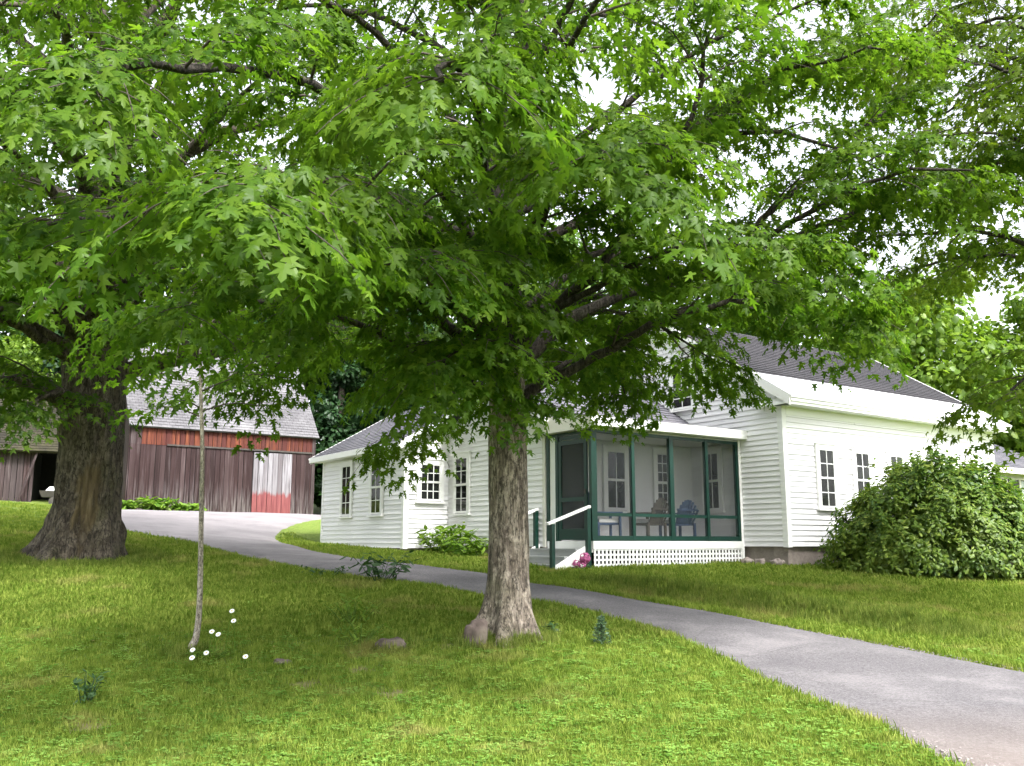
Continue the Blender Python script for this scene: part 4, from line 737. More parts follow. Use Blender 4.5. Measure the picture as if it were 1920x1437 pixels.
LIMBS = [
    ([(-0.11, 12.2, 7.2), (-0.36, 12.4, 8.76), (-0.45, 12.5, 10.6), (-0.5, 12.6, 13.5)], 0.13, 0.03, 1.6),
    ([(-0.11, 12.2, 7.2), (0.11, 12.0, 8.11), (0.19, 11.8, 9.24), (0.27, 11.6, 11.5), (0.6, 11.2, 13.0)], 0.10, 0.03, 1.6),
    ([(0.0, 12.0, 3.4), (0.35, 11.9, 3.66), (0.85, 11.8, 3.89), (1.45, 11.5, 4.18), (2.03, 11.2, 4.42), (2.94, 11.0, 4.6), (4.02, 10.8, 4.62)], 0.09, 0.02, 1.3),
    ([(0.0, 12.0, 3.8), (0.97, 12.3, 4.74), (1.76, 12.6, 5.17), (2.94, 13.0, 5.57), (3.97, 13.4, 6.64), (5.18, 13.8, 7.79), (6.55, 14.0, 8.91)], 0.10, 0.02, 1.6),
    ([(0.0, 12.0, 4.1), (0.49, 11.6, 4.56), (1.14, 11.0, 5.03), (1.56, 10.5, 5.55), (2.07, 10.0, 6.42), (2.28, 9.6, 7.41)], 0.085, 0.02, 1.5),
    ([(0.0, 12.2, 5.5), (1.08, 12.5, 6.3), (2.79, 12.7, 7.68), (3.93, 12.9, 8.51), (5.32, 13.0, 9.28)], 0.09, 0.02, 1.5),
    ([(2.94, 13.0, 5.57), (4.88, 13.2, 6.39), (6.16, 13.4, 7.08), (7.98, 13.6, 7.61)], 0.06, 0.018, 1.5),
    ([(0.0, 12.2, 6.4), (1.4, 12.0, 7.6), (2.9, 11.6, 8.5), (4.2, 11.2, 8.9)], 0.07, 0.015, 1.5),
    ([(2.94, 13.0, 5.57), (4.2, 12.2, 6.2), (5.2, 11.6, 6.5), (6.0, 11.2, 6.4)], 0.05, 0.014, 1.3),
    ([(0.0, 12.0, 4.6), (1.5, 12.8, 5.9), (3.2, 13.6, 6.3), (4.6, 14.4, 6.0)], 0.06, 0.014, 1.4),
    ([(1.76, 12.6, 5.17), (2.9, 12.4, 5.45), (3.9, 12.2, 4.95), (4.6, 12.0, 4.45)], 0.045, 0.014, 1.2),
    ([(0.97, 12.3, 4.74), (1.7, 13.0, 4.9), (2.4, 13.4, 4.75), (3.1, 13.7, 4.35)], 0.04, 0.012, 1.1),
    ([(2.79, 12.7, 7.68), (3.8, 11.8, 8.1), (4.9, 11.0, 8.0)], 0.045, 0.014, 1.3),
    # limbs that reach towards the viewer
    ([(-0.1, 11.9, 4.0), (-0.6, 10.2, 4.7), (-1.2, 8.2, 4.75), (-1.6, 6.6, 4.4), (-1.75, 5.5, 3.85)], 0.085, 0.015, 1.25),
    ([(-0.1, 11.9, 5.2), (-0.3, 10.0, 6.1), (-0.45, 8.0, 6.0), (-0.55, 6.6, 5.3), (-0.55, 5.9, 4.8)], 0.085, 0.015, 1.2),
    ([(0.0, 11.9, 4.9), (0.4, 10.2, 5.6), (0.75, 8.4, 5.35), (1.0, 7.0, 4.6)], 0.07, 0.015, 1.1),
    ([(-0.1, 11.9, 5.0), (-1.0, 10.2, 5.9), (-2.0, 8.2, 6.0), (-2.7, 6.4, 5.2), (-3.0, 5.6, 4.6)], 0.085, 0.015, 1.3),
    ([(-0.1, 11.9, 3.9), (-1.2, 10.4, 4.5), (-2.3, 8.4, 4.7), (-3.0, 6.8, 4.15), (-3.3, 6.0, 3.75)], 0.08, 0.015, 1.2),
    ([(-0.1, 11.9, 3.7), (-0.5, 10.6, 4.2), (-0.9, 8.8, 4.3), (-1.15, 7.2, 3.9)], 0.06, 0.015, 1.1),
    ([(-0.1, 11.9, 3.5), (-1.2, 11.3, 4.0), (-2.5, 10.2, 4.35), (-3.6, 9.2, 4.05)], 0.065, 0.015, 1.2),
    ([(-0.1, 11.9, 3.3), (-0.4, 11.0, 3.75), (-0.6, 10.1, 3.75), (-0.68, 9.4, 3.4)], 0.04, 0.012, 0.8),
    ([(-0.1, 11.8, 4.1), (0.0, 11.2, 4.5), (0.12, 10.5, 4.35)], 0.03, 0.01, 0.7),
    ([(-0.1, 11.8, 4.9), (-0.2, 11.0, 5.4), (-0.1, 10.2, 5.2)], 0.03, 0.01, 0.8),
    ([(-0.1, 11.9, 6.0), (0.15, 11.0, 6.5), (0.2, 10.0, 6.3)], 0.03, 0.01, 0.9),
    ([(-0.1, 11.8, 3.25), (-0.12, 11.3, 3.45), (-0.13, 10.9, 3.3)], 0.03, 0.01, 0.5),
    ([(-0.1, 12.2, 3.6), (-0.9, 13.4, 4.1), (-1.5, 14.4, 3.9), (-1.85, 15.2, 3.3)], 0.05, 0.012, 1.1),
    ([(-0.1, 12.1, 3.8), (-1.4, 12.8, 4.5), (-2.8, 13.4, 4.6), (-4.0, 13.8, 4.1)], 0.065, 0.014, 1.3),
    ([(0.0, 12.1, 3.5), (0.9, 13.2, 4.3), (1.6, 14.6, 4.45), (2.0, 15.6, 4.1)], 0.05, 0.012, 1.1),
    ([(0.0, 12.1, 3.9), (0.7, 13.6, 4.9), (1.2, 15.2, 5.0), (1.5, 16.6, 4.4)], 0.05, 0.012, 1.1),
    ([(0.1, 12.0, 4.4), (1.3, 10.9, 4.9), (2.4, 10.2, 5.1), (3.2, 10.0, 4.9)], 0.055, 0.012, 1.0),
]
for pts, r0, r1, sec in LIMBS: grow(lm, lv, pts, r0, r1, ds=0.42, t0=0.22, sec=sec, size=0.112 if pts[-1][1] < 9.5 else 0.122, nleaf=40 if pts[-1][1] < 9.5 else 28, fine=tw)
for k in range(17):                                              # the rest of the crown, spiralling up the stem
    z = 4.6 + 7.2 * (k / 16) ** 0.95; az = 2.399 * k + 0.6; ln = 6.2 - 3.2 * k / 16; h = math.degrees(az) % 360
    x0 = float(np.interp(z, [4, 7.4, 13], [-0.07, -0.11, -0.2])); dens = 0.8 if 40 < h < 150 else 1.0
    grow(lm, lv, arch((x0, 12.1, z), az, ln, 1.5 + 0.12 * k, 0.6 + 0.05 * k), 0.075 - 0.002 * k, 0.014, ds=0.5, t0=0.25, sec=1.5, size=0.125, nleaf=26, dens=dens, fine=tw)
wd2 = wd.build('trunk', 'bark', None); wd2.parent = maple; wd2.location = -Vector(maple.location)
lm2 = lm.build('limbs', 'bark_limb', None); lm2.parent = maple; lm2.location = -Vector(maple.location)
tw2 = tw.build('branches', 'twig', None); tw2.parent = maple; tw2.location = -Vector(maple.location); tag(tw2, kind='stuff')
cr = lv.build('crown', 'leaf', maple, MAPLE, nearest=300)
print('maple leaves', sum(len(p) for p in lv.P))

# ---- the huge old maple at the left
OX, OY = -8.5, 18.2; oz = gz1(OX, OY)
old = empty('old_maple_tree', (OX, OY, oz)); tag(old, 'huge old maple with thick furrowed trunk at the left', 'tree')
wd, tw, lv = Wood(), Wood(), Leaves()
P = curve([(OX - 0.15, OY, oz - 0.5), (OX, OY, oz + 0.3), (OX + 0.05, OY, oz + 1.5), (OX + 0.0, OY, oz + 3.2), (OX - 0.05, OY, oz + 5.0), (OX - 0.1, OY, oz + 6.5)], 70)
rr = np.interp(P[:, 2] - oz, [-0.5, 0.0, 0.35, 0.9, 1.7, 3.2, 5, 6.5], [0.98, 0.82, 0.72, 0.63, 0.60, 0.60, 0.57, 0.42])
wd.add(tube(P, rr, 150, 0.075, lambda th, i: np.maximum(0, 1.1 - (P[i, 2] - oz)) ** 2 * 0.22 * np.maximum(0, np.sin(3 * th + 0.4) * np.sin(2.2 * th + 2)) + 0.02 * np.sin(4 * th + P[i, 2])))
for k in range(24):
    z = oz + 3.6 + 9.5 * (k / 23); az = 2.399 * k + 1.1; ln = 8.2 - 3.6 * k / 23
    grow(wd, lv, arch((OX, OY, min(z, oz + 6.2 + 0.3 * k)), az, ln, 2.2 + 0.16 * k, (0.4 if k < 8 else 0.6) + 0.16 * k), 0.20 - 0.004 * k, 0.02, ds=0.55, t0=0.22, sec=2.0, size=0.15, nleaf=24, fine=tw)
for pts in ([(OX, OY, oz + 4), (OX - 2.5, OY - 1.5, oz + 5.2), (OX - 5, OY - 3, oz + 6.6)], [(OX, OY, oz + 4.2), (OX + 2.5, OY - 2.5, oz + 5.4), (OX + 5.2, OY - 4.5, oz + 5.0)], [(OX, OY, oz + 3.8), (OX + 0.5, OY - 3, oz + 5), (OX + 0.8, OY - 6, oz + 4.3)], [(OX, OY, oz + 3.6), (OX - 1.0, OY - 2.0, oz + 4.4), (OX - 1.2, OY - 4.5, oz + 3.6)], [(OX, OY, oz + 3.6), (OX + 1.5, OY - 1.0, oz + 4.4), (OX + 3.6, OY - 2.2, oz + 4.2)],
    [(OX - 0.3, OY - 0.3, oz + 2.9), (OX - 1.1, OY - 1.0, oz + 3.35), (OX - 1.9, OY - 1.9, oz + 3.0)], [(OX, OY - 0.5, oz + 3.0), (OX - 0.1, OY - 1.3, oz + 3.1), (OX - 0.25, OY - 2.0, oz + 2.75)], [(OX - 0.3, OY + 0.2, oz + 3.0), (OX - 1.6, OY + 0.6, oz + 3.7), (OX - 2.8, OY + 1.0, oz + 3.3)],
    [(OX, OY, oz + 5.5), (OX - 0.3, OY - 2.2, oz + 7.0), (OX - 0.6, OY - 5.0, oz + 7.2)], [(OX, OY, oz + 5.0), (OX + 1.2, OY - 2.2, oz + 6.3), (OX + 2.2, OY - 5.0, oz + 6.3)], [(OX, OY, oz + 5.0), (OX - 1.6, OY - 2.0, oz + 6.0), (OX - 2.6, OY - 4.2, oz + 5.6)], [(OX, OY, oz + 6), (OX + 2.4, OY - 1.5, oz + 8.2), (OX + 4.6, OY - 3.4, oz + 8.8)],
    [(OX, OY, oz + 4.5), (OX + 0.4, OY - 1.6, oz + 5.4), (OX + 0.5, OY - 3.4, oz + 5.6)], [(OX, OY, oz + 5.5), (OX + 3.2, OY + 0.5, oz + 6.6), (OX + 6.5, OY + 0.8, oz + 6.6)], [(OX, OY, oz + 4.6), (OX - 1.4, OY - 1.2, oz + 5.6), (OX - 3.2, OY - 1.8, oz + 5.3)], [(OX, OY, oz + 6.3), (OX + 1.0, OY - 3.0, oz + 8.6), (OX + 1.6, OY - 5.5, oz + 9.2)]):
    grow(wd, lv, pts, 0.14, 0.02, ds=0.5, t0=0.2, sec=1.9, size=0.15, nleaf=24, fine=tw)
for o, nm, mm in ((wd, 'trunk', 'bark_old'), (tw, 'branches', 'twig')):
    q = o.build(nm, mm, None); q.parent = old; q.location = -Vector(old.location)
    if nm == 'branches': tag(q, kind='stuff')
lv.build('crown', 'leaf_old', old, MAPLE_S); print('old leaves', sum(len(p) for p in lv.P))

# ---- maple whose trunk stands outside the frame on the right
rx, ry = 10.6, 14.2; rz_ = gz1(rx, ry); rt = empty('maple_tree', (rx, ry, rz_)); tag(rt, 'maple reaching in from the right edge above the shrub', 'tree')
wd, tw, lv = Wood(), Wood(), Leaves()
P = curve([(rx, ry, rz_ - 0.3), (rx, ry, rz_ + 3), (rx - 0.1, ry, rz_ + 7), (rx - 0.2, ry, rz_ + 11)], 30); wd.add(tube(P, np.linspace(0.32, 0.08, 30), 24, 0.03))
for pts in ([(rx, ry, 3.6), (10.2, 14.8, 4.7), (9.0, 14.6, 4.6), (7.8, 14.4, 3.8)], [(rx, ry, 5.0), (10.0, 15.2, 6.2), (8.6, 15.4, 6.6), (7.0, 15.6, 6.4)], [(rx, ry, 6.5), (9.8, 14.0, 7.8), (8.0, 13.2, 8.4)], [(rx, ry, 4.2), (10.8, 13.2, 5.0), (9.4, 11.8, 4.8)], [(rx, ry, 8.0), (9.8, 15.2, 9.6), (8.0, 15.4, 10.5)], [(rx, ry, 7.0), (10.5, 12.5, 8.2), (9.0, 10.5, 8.0)]):
    grow(wd, lv, pts, 0.07, 0.015, ds=0.45, t0=0.2, sec=1.5, size=0.125, nleaf=26, fine=tw)
for k in range(20):
    z = 5.4 + 6.5 * k / 19; grow(wd, lv, arch((rx, ry, z), R(-90) + R(75) * math.sin(2.399 * k * 1.7), 5.2 - 1.6 * k / 19, 1.4, 0.9), 0.06, 0.012, ds=0.5, t0=0.25, sec=1.5, size=0.125, nleaf=24, dens=0.85, fine=tw)
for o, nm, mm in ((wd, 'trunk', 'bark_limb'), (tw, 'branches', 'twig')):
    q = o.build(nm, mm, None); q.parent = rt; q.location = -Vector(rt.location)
    if nm == 'branches': tag(q, kind='stuff')
lv.build('crown', 'leaf_right', rt, MAPLE_S)

# ---- sapling
sx, sy = -3.72, 10.8; sz = gz1(sx, sy); sap = empty('sapling_tree', (sx, sy, sz)); tag(sap, 'slender young maple sapling with bare pale stem among white daisies', 'tree')
wd, tw, lv = Wood(), Wood(), Leaves()
P = curve([(sx - 0.03, sy, sz - 0.1), (sx + 0.03, sy, sz + 0.08), (sx + 0.08, sy, sz + 0.22), (sx + 0.095, sy, sz + 0.6), (sx + 0.06, sy, sz + 1.5), (sx + 0.02, sy, sz + 2.4), (sx - 0.06, sy, 3.7), (sx - 0.12, sy, 5.2)], 40); wd.add(tube(P, np.interp(np.arange(40), [0, 6, 39], [0.06, 0.042, 0.014]), 14, 0.02))
for az, zz, ln, dz in ((R(80), 3.15, 0.75, 0.12), (R(-85), 3.1, 0.7, 0.12), (R(-80), 3.45, 1.0, 0.2), (R(95), 3.4, 1.1, 0.2), (R(200), 3.2, 0.4, 0.05), (R(40), 4.2, 0.8, 0.3), (R(-60), 4.4, 0.8, 0.3), (R(170), 4.6, 0.7, 0.3)):
    b = np.array((sx - 0.04, sy, zz)); h = np.array((math.sin(az), math.cos(az), 0)); Q = curve([b, b + h * ln * 0.5 + (0, 0, dz), b + h * ln + (0, 0, dz * 0.7)], 6); tw.add(tube(Q, np.linspace(0.011, 0.004, 6), 5))
    for f in (3, 5): spray(lv, Q[f], h, 0.32, 0.22, 11, 0.115, 0.3)
for o, nm, mm in ((wd, 'trunk', 'bark_sap'), (tw, 'branches', 'twig')):
    q = o.build(nm, mm, None); q.parent = sap; q.location = -Vector(sap.location)
lv.build('crown', 'leaf', sap, MAPLE)

# ---------------------------------------------------------------- wooded background
def far_proto(n, h, rad, base, lsize, kind):
    """crown and trunk around the origin, shared by the copies"""
    L = Leaves(); nb = 70
    c = []
    while len(c) < nb:
        p = rng.uniform(-1, 1, 3)
        if kind == 'cone': z = (p[2] + 1) / 2; ok = math.hypot(p[0], p[1]) < (1 - z) * 0.95 + 0.08; q = np.array((p[0] * rad, p[1] * rad, base + z * (h - base)))
        else: ok = 0.25 < np.linalg.norm(p) < 1; q = np.array((p[0] * rad, p[1] * rad, base + (p[2] + 1) / 2 * (h - base)))
        if ok: c.append(q)
    for q in c:
        m_ = n // nb; r_ = rad * rng.uniform(0.22, 0.38); d = rng.normal(0, 1, (m_, 3)); d /= np.linalg.norm(d, axis=1)[:, None]; P_ = q + d * r_ * (rng.random(m_)[:, None] ** 0.4) * (1, 1, 0.55)
        T_ = d * 0.7 + rng.normal(0, 0.4, (m_, 3)); T_[:, 2] -= 0.5; N_ = d * 0.6 + rng.normal(0, 0.35, (m_, 3)); N_[:, 2] += 0.8; L.add(P_, T_, N_, lsize * rng.uniform(0.7, 1.3, m_))
    return L
protos = {}
for key, args, m in (('round', (16000, 15, 4.6, 2.2, 0.30, 'round'), 'leaf_far'), ('bright', (16000, 12, 4.2, 1.2, 0.28, 'round'), 'leaf_bright'), ('cone', (15000, 17, 3.4, 1.0, 0.28, 'cone'), 'leaf_conifer')):
    e0 = empty('proto'); cr0 = far_proto(*args).build('crown', m, e0, FARLEAF); tr0 = npmesh('trunk', *tube([(0, 0, -0.5), (0.1, 0, args[1] * 0.4), (0, 0.1, args[1] * 0.8)], np.array([0.28, 0.2, 0.06]), 10), 'bark_far', e0, smooth=True)
    protos[key] = (cr0.data, tr0.data)
    for o in (cr0, tr0, e0): bpy.data.objects.remove(o)
def far_tree(kind, x, y, s, rot, label, group, cat='tree'):
    z = gz1(x, y) - 0.1; nm = {'round': 'broadleaf_tree', 'bright': 'broadleaf_tree', 'cone': 'conifer_tree'}[kind]
    e = empty(nm, (x, y, z), rot); e.scale = (s, s, s * random.uniform(0.95, 1.1)); tag(e, label, cat, group)
    o = bpy.data.objects.new('crown', protos[kind][0]); link(o, e); o['kind'] = 'stuff'; o = bpy.data.objects.new('trunk', protos[kind][1]); link(o, e)
G1 = 'trees in the wood behind barn and house'
for kind, x, y, s, lb in (('round', -30, 50, 1.35, 'tall broadleaf tree at the far left edge behind the mossy shed'), ('cone', -23, 49, 1.2, 'dark conifer behind the gap between shed and barn'), ('round', -19.5, 53, 1.4, 'tall broadleaf tree rising behind the left end of the barn roof'), ('cone', -14.5, 49, 1.15, 'dark conifer rising behind the middle of the barn roof'), ('round', -11, 54, 1.4, 'tall broadleaf tree behind the right half of the barn roof'), ('cone', -9.0, 47.0, 0.85, 'dark conifer in the gap between barn and back wing'), ('round', -29, 40, 0.85, 'rounded tree left of the mossy shed roof'), ('cone', -5.6, 46.5, 0.95, 'dark conifer rising behind the roof of the back wing'), ('round', -4.0, 54, 1.25, 'broadleaf tree behind the ridge of the back wing'), ('cone', -1.0, 48, 0.95, 'dark conifer behind the ell roof beside the maple trunk'), ('round', 3.5, 53, 1.1, 'broadleaf tree behind the porch and ell roof')):
    far_tree(kind, x, y, s, random.uniform(0, 6), lb, G1)
far_tree('bright', -22.5, 39.5, 0.6, 1.0, 'yellow green tree standing close behind the mossy shed', None)
G2 = 'sunlit trees behind the right end of the house'
for kind, x, y, s, lb in (('bright', 17.5, 38, 0.98, 'yellow green tree behind the right slope of the house roof'), ('bright', 22.5, 36, 0.9, 'yellow green tree above the low sun room roof at the right edge'), ('round', 13.0, 43, 0.85, 'darker tree directly behind the peak of the house roof'), ('round', 20, 47, 0.9, 'darker tree between two yellow green trees behind the house'), ('bright', 8.5, 46, 0.8, 'yellow green tree behind the left gable of the house')):
    far_tree(kind, x, y, s, random.uniform(0, 6), lb, G2)

# ---------------------------------------------------------------- shrubs and smaller plants
bx_, by_ = 9.6, 20.3; bz_ = gz1(bx_, by_); sh = empty('rhododendron_shrub', (bx_, by_, bz_)); tag(sh, 'big rounded green shrub in front of the long white wall', 'shrub')
lv = Leaves(); tw = Wood(); nw = 4600
for k in range(nw):
    th = rng.uniform(0, 2 * np.pi); ph = math.acos(rng.uniform(-0.15, 1)); d = np.array((math.sin(ph) * math.cos(th), math.sin(ph) * math.sin(th), math.cos(ph)))
    lump = (1.04 - 0.16 * max(0, math.cos(th)) * math.sin(ph)) + 0.10 * math.sin(3 * th + 1.3) * math.sin(2.5 * ph + 0.4) + 0.09 * math.sin(8 * th + 3 * ph) * math.sin(7 * ph + 1) + 0.07 * math.sin(15 * th - 5 * ph) * math.sin(12 * ph); f = lump * (rng.random() ** 0.12) * (rng.uniform(1.02, 1.14) if rng.random() < 0.06 else 1)
    c = np.array((bx_, by_, bz_ + 0.25)) + d * f * (2.35, 1.65, 2.15)
    if k % 4 == 0: c = np.array((bx_, by_, bz_ + 0.25)) + d * f * 0.8 * np.array((2.35, 1.65, 2.15))
    if c[2] < bz_ + 0.08: continue
    m_ = 13; a = rng.uniform(0, 2 * np.pi, m_); ax = unitv(d + (0, 0, 0.5)); s1 = unitv(np.cross(ax, (0.3, 0.2, 1))); s2 = np.cross(ax, s1); rad = np.cos(a)[:, None] * s1 + np.sin(a)[:, None] * s2
    T_ = rad + ax * rng.uniform(-0.2, 0.7, m_)[:, None]; lv.add(c + rng.normal(0, 0.05, (m_, 3)), T_, np.tile(ax, (m_, 1)) + rng.normal(0, 0.25, (m_, 3)), rng.uniform(0.06, 0.14, m_))
    if k % 25 == 0: tw.add(tube(curve([(bx_ + d[0] * 0.3, by_ + d[1] * 0.3, bz_ - 0.05), (bx_ + d[0] * 1.2, by_ + d[1] * 0.9, bz_ + 0.6), c], 6), np.linspace(0.03, 0.008, 6), 5))
lv.build('foliage', 'leaf_rhodo', sh, BROAD); q = tw.build('stems', 'twig', None); q.parent = sh; q.location = -Vector(sh.location)
def plant(name, label, x, y, h, rad, nstem, m, tmpl, lsize, nl, group=None, lean=0.4, cat='plant', spread=1.0):
    z = gz1(x, y); e = empty(name, (x, y, z)); tag(e, label, cat, group); L = Leaves(); S_ = Wood()
    for k in range(nstem):
        a = rng.uniform(0, 2 * np.pi); b = np.array((x, y, z - 0.03)) + np.array((math.cos(a), math.sin(a), 0)) * rad * 0.35 * rng.random(); hh = h * rng.uniform(0.6, 1.0)
        tip = b + np.array((math.cos(a) * rad * spread, math.sin(a) * rad * spread, hh)) * (rng.uniform(0.5, 1), rng.uniform(0.5, 1), 1); Q = curve([b, b * 0.5 + tip * 0.5 + np.array((0, 0, hh * 0.12)), tip], 7); S_.add(tube(Q, np.linspace(0.007, 0.002, 7), 4))
        m_ = nl; t = rng.uniform(0.2, 1.0, m_); P_ = np.array([Q[min(6, int(v * 6.99))] for v in t]) + rng.normal(0, 0.02, (m_, 3)); aa = rng.uniform(0, 2 * np.pi, m_)
        T_ = np.c_[np.cos(aa), np.sin(aa), rng.uniform(-0.3, 0.7, m_)]; L.add(P_, T_, np.array([0, 0, 1.0]) + rng.normal(0, 0.4, (m_, 3)), lsize * rng.uniform(0.6, 1.3, m_))
    L.build('leaves', m, e, tmpl); q = S_.build('stems', m, None); q.parent = e; q.location = -Vector(e.location); return e
plant('weed_shrub', 'dark leafy weed clump at the near edge of the drive', -2.35, 16.5, 0.62, 0.5, 14, 'leaf_weed_dark', OBLONG, 0.17, 10, cat='weed')
plant('weed_shrub', 'low dark weed patch left of the tall weed clump beside the drive', -3.4, 17.0, 0.22, 0.45, 12, 'leaf_weed_dark', OBLONG, 0.10, 7, cat='weed')
plant('perennial_plant', 'leafy green perennial clump against the wall below the ell window', *Hw(A0 - 0.75, 5.9), 0.75, 0.55, 30, 'leaf_weed', OBLONG, 0.22, 10, 'green border plants along the house wall')
plant('perennial_plant', 'low green border plants beside the maple trunk at the house wall', *Hw(A0 - 0.85, 4.9), 0.5, 0.5, 26, 'leaf_weed', OBLONG, 0.18, 10, 'green border plants along the house wall')
plant('perennial_plant', 'green border plants in the corner below the small kitchen window', *Hw(A0 - 0.6, 6.75), 0.6, 0.4, 22, 'leaf_weed', OBLONG, 0.2, 10, 'green border plants along the house wall')
for i, (x, y, h, w_, lb) in enumerate(((-15.0, 34.9, 0.38, 0.5, 'bright green weeds at the left foot of the barn'), (-13.9, 35.7, 0.52, 0.55, 'tallest bright green weeds against the barn boards'), (-13.0, 36.5, 0.30, 0.5, 'low bright green weeds at the barn behind the sapling'))):
    plant('weed_clump', lb, x, y, h, w_, 40, 'leaf_weed', OBLONG, 0.32, 9, 'weeds along the foot of the barn', cat='weed')
plant('lawn_weed', 'pale leggy weeds standing in the shaded lawn left of the maple', -2.15, 12.6, 0.42, 0.35, 16, 'leaf_weed', OBLONG, 0.10, 8, cat='weed')
plant('lawn_weed', 'thin weeds in the lawn just left of the stone fragment', -1.85, 11.5, 0.30, 0.35, 14, 'leaf_weed', OBLONG, 0.09, 7, cat='weed')
plant('lawn_weed', 'dusky weed tuft in the near lawn at far left', -3.85, 8.55, 0.32, 0.12, 9, 'leaf_weed_dark', OBLONG, 0.08, 8, cat='weed')
plant('root_sprout', 'dark leafy sprout at the right foot of the maple trunk', 0.42, 12.15, 0.2, 0.14, 9, 'leaf_weed_dark', OBLONG, 0.1, 7, cat='sprout')
# spruce seedling
ex, ey = 1.1, 11.55; ez = gz1(ex, ey); e = empty('spruce_seedling', (ex, ey, ez)); tag(e, 'tiny blue green spruce seedling in the lawn right of the trunk', 'seedling'); L = Leaves(); S_ = Wood()
S_.add(tube([(ex, ey, ez - 0.03), (ex, ey, ez + 0.2), (ex + 0.01, ey, ez + 0.42)], np.array([0.008, 0.006, 0.002]), 5))
for k in range(46):
    t = k / 46; a = 2.4 * k; ln = 0.10 * (1 - t) + 0.02; b = np.array((ex, ey, ez + 0.04 + 0.32 * t)); d = np.array((math.cos(a), math.sin(a), 0.25)); m_ = 16; f = rng.random(m_); S_.add(tube(np.array([b, b + d * ln * 0.5, b + d * ln]), np.array([0.003, 0.002, 0.001]), 4))
    L.add(b + np.outer(f * ln, d), d + rng.normal(0, 0.7, (m_, 3)), rng.normal(0, 1, (m_, 3)), rng.uniform(0.025, 0.045, m_))
L.build('needles', 'needle', e, OBLONG); q = S_.build('stem', 'twig', None); q.parent = e; q.location = -Vector(e.location)
# daisies round the sapling
def daisy(x, y, h, lean, label):
    z = gz1(x, y); e = empty('daisy_flower', (x, y, z)); tag(e, label, 'flower', 'white daisies around the sapling'); top = np.array((lean, -0.03, h))
    npmesh('stem', *tube(curve([(0, 0, -0.02), (lean * 0.3, 0, h * 0.55), top], 6), np.full(6, 0.004), 5), 'leaf_weed', e, rnd=np.full(30, 0.4), smooth=True)
    n = 12; V = []; F = []
    for k in range(n):
        a = 2 * math.pi * k / n; c, s = math.cos(a), math.sin(a); i = len(V)
        for r, w_, dz in ((0.006, 0.004, 0), (0.022, 0.0075, 0.005), (0.031, 0.002, 0.0)): V += [(c * r - s * w_, s * r + c * w_, dz), (c * r + s * w_, s * r - c * w_, dz)]
        F += [(i, i + 1, i + 3, i + 2), (i + 2, i + 3, i + 5, i + 4)]
    p = meshobj('petals', V, F, 'petal', e); p.location = top; p.rotation_euler = (R(48), random.uniform(-0.2, 0.2), 0)
    V = [(0.0095 * math.cos(k * math.pi / 4), 0.0095 * math.sin(k * math.pi / 4), 0.003) for k in range(8)] + [(0, 0, 0.011)]; p2 = meshobj('centre', V, [(k, (k + 1) % 8, 8) for k in range(8)], 'yellow', e); p2.location = top; p2.rotation_euler = p.rotation_euler
for x, y, h, ln, lb in ((-3.28, 10.75, 0.50, 0.06, 'highest white daisy right of the sapling stem'), (-3.16, 10.7, 0.40, -0.02, 'small half open daisy below the highest one'), (-3.42, 10.6, 0.30, 0.03, 'white daisy touching the right side of the sapling stem'), (-3.36, 10.55, 0.28, 0.06, 'white daisy halfway between sapling stem and the highest daisy'), (-3.56, 10.5, 0.12, 0.0, 'white daisy low against the foot of the sapling'), (-3.42, 10.45, 0.1, 0.03, 'white daisy just right of the sapling foot, beside a lower one'), (-3.46, 10.2, 0.10, 0.0, 'nearest white daisy below the sapling foot'), (-2.93, 10.3, 0.10, 0.02, 'lone white daisy apart to the right of the sapling')): daisy(x, y, h, ln, lb)
plant('daisy_foliage', 'dark leaf tuft of the daisies at the sapling foot', -3.38, 10.55, 0.15, 0.22, 30, 'leaf_weed', OBLONG, 0.06, 6)
# hydrangea by the steps
hx, hy = Hw(A0 - 0.45, BP - 0.18); hz = gz1(hx, hy); e = empty('hydrangea_plant', (hx, hy, hz)); tag(e, 'pink flowering plant in front of the white step stringer', 'plant'); L = Leaves()
for c, r_, n_ in (((0.06, 0, 0.24), 0.12, 150), ((-0.12, -0.03, 0.13), 0.09, 80), ((0.0, -0.05, 0.12), 0.09, 80)):
    d = rng.normal(0, 1, (n_, 3)); d /= np.linalg.norm(d, axis=1)[:, None]; L.add(np.array((hx, hy, hz)) + c + d * r_, np.cross(d, rng.normal(0, 1, (n_, 3))), d + rng.normal(0, 0.2, (n_, 3)), rng.uniform(0.03, 0.06, n_))
L.build('blossom', 'pink', e, FARLEAF); L = Leaves(); n_ = 60; d = rng.normal(0, 1, (n_, 3)); d /= np.linalg.norm(d, axis=1)[:, None]; d[:, 2] = np.abs(d[:, 2]) * 0.5
L.add(np.array((hx, hy, hz + 0.02)) + d * 0.16, d, rng.normal(0, 0.4, (n_, 3)) + (0, 0, 1), rng.uniform(0.07, 0.12, n_)); L.build('leaves', 'leaf_weed_dark', e, OBLONG)

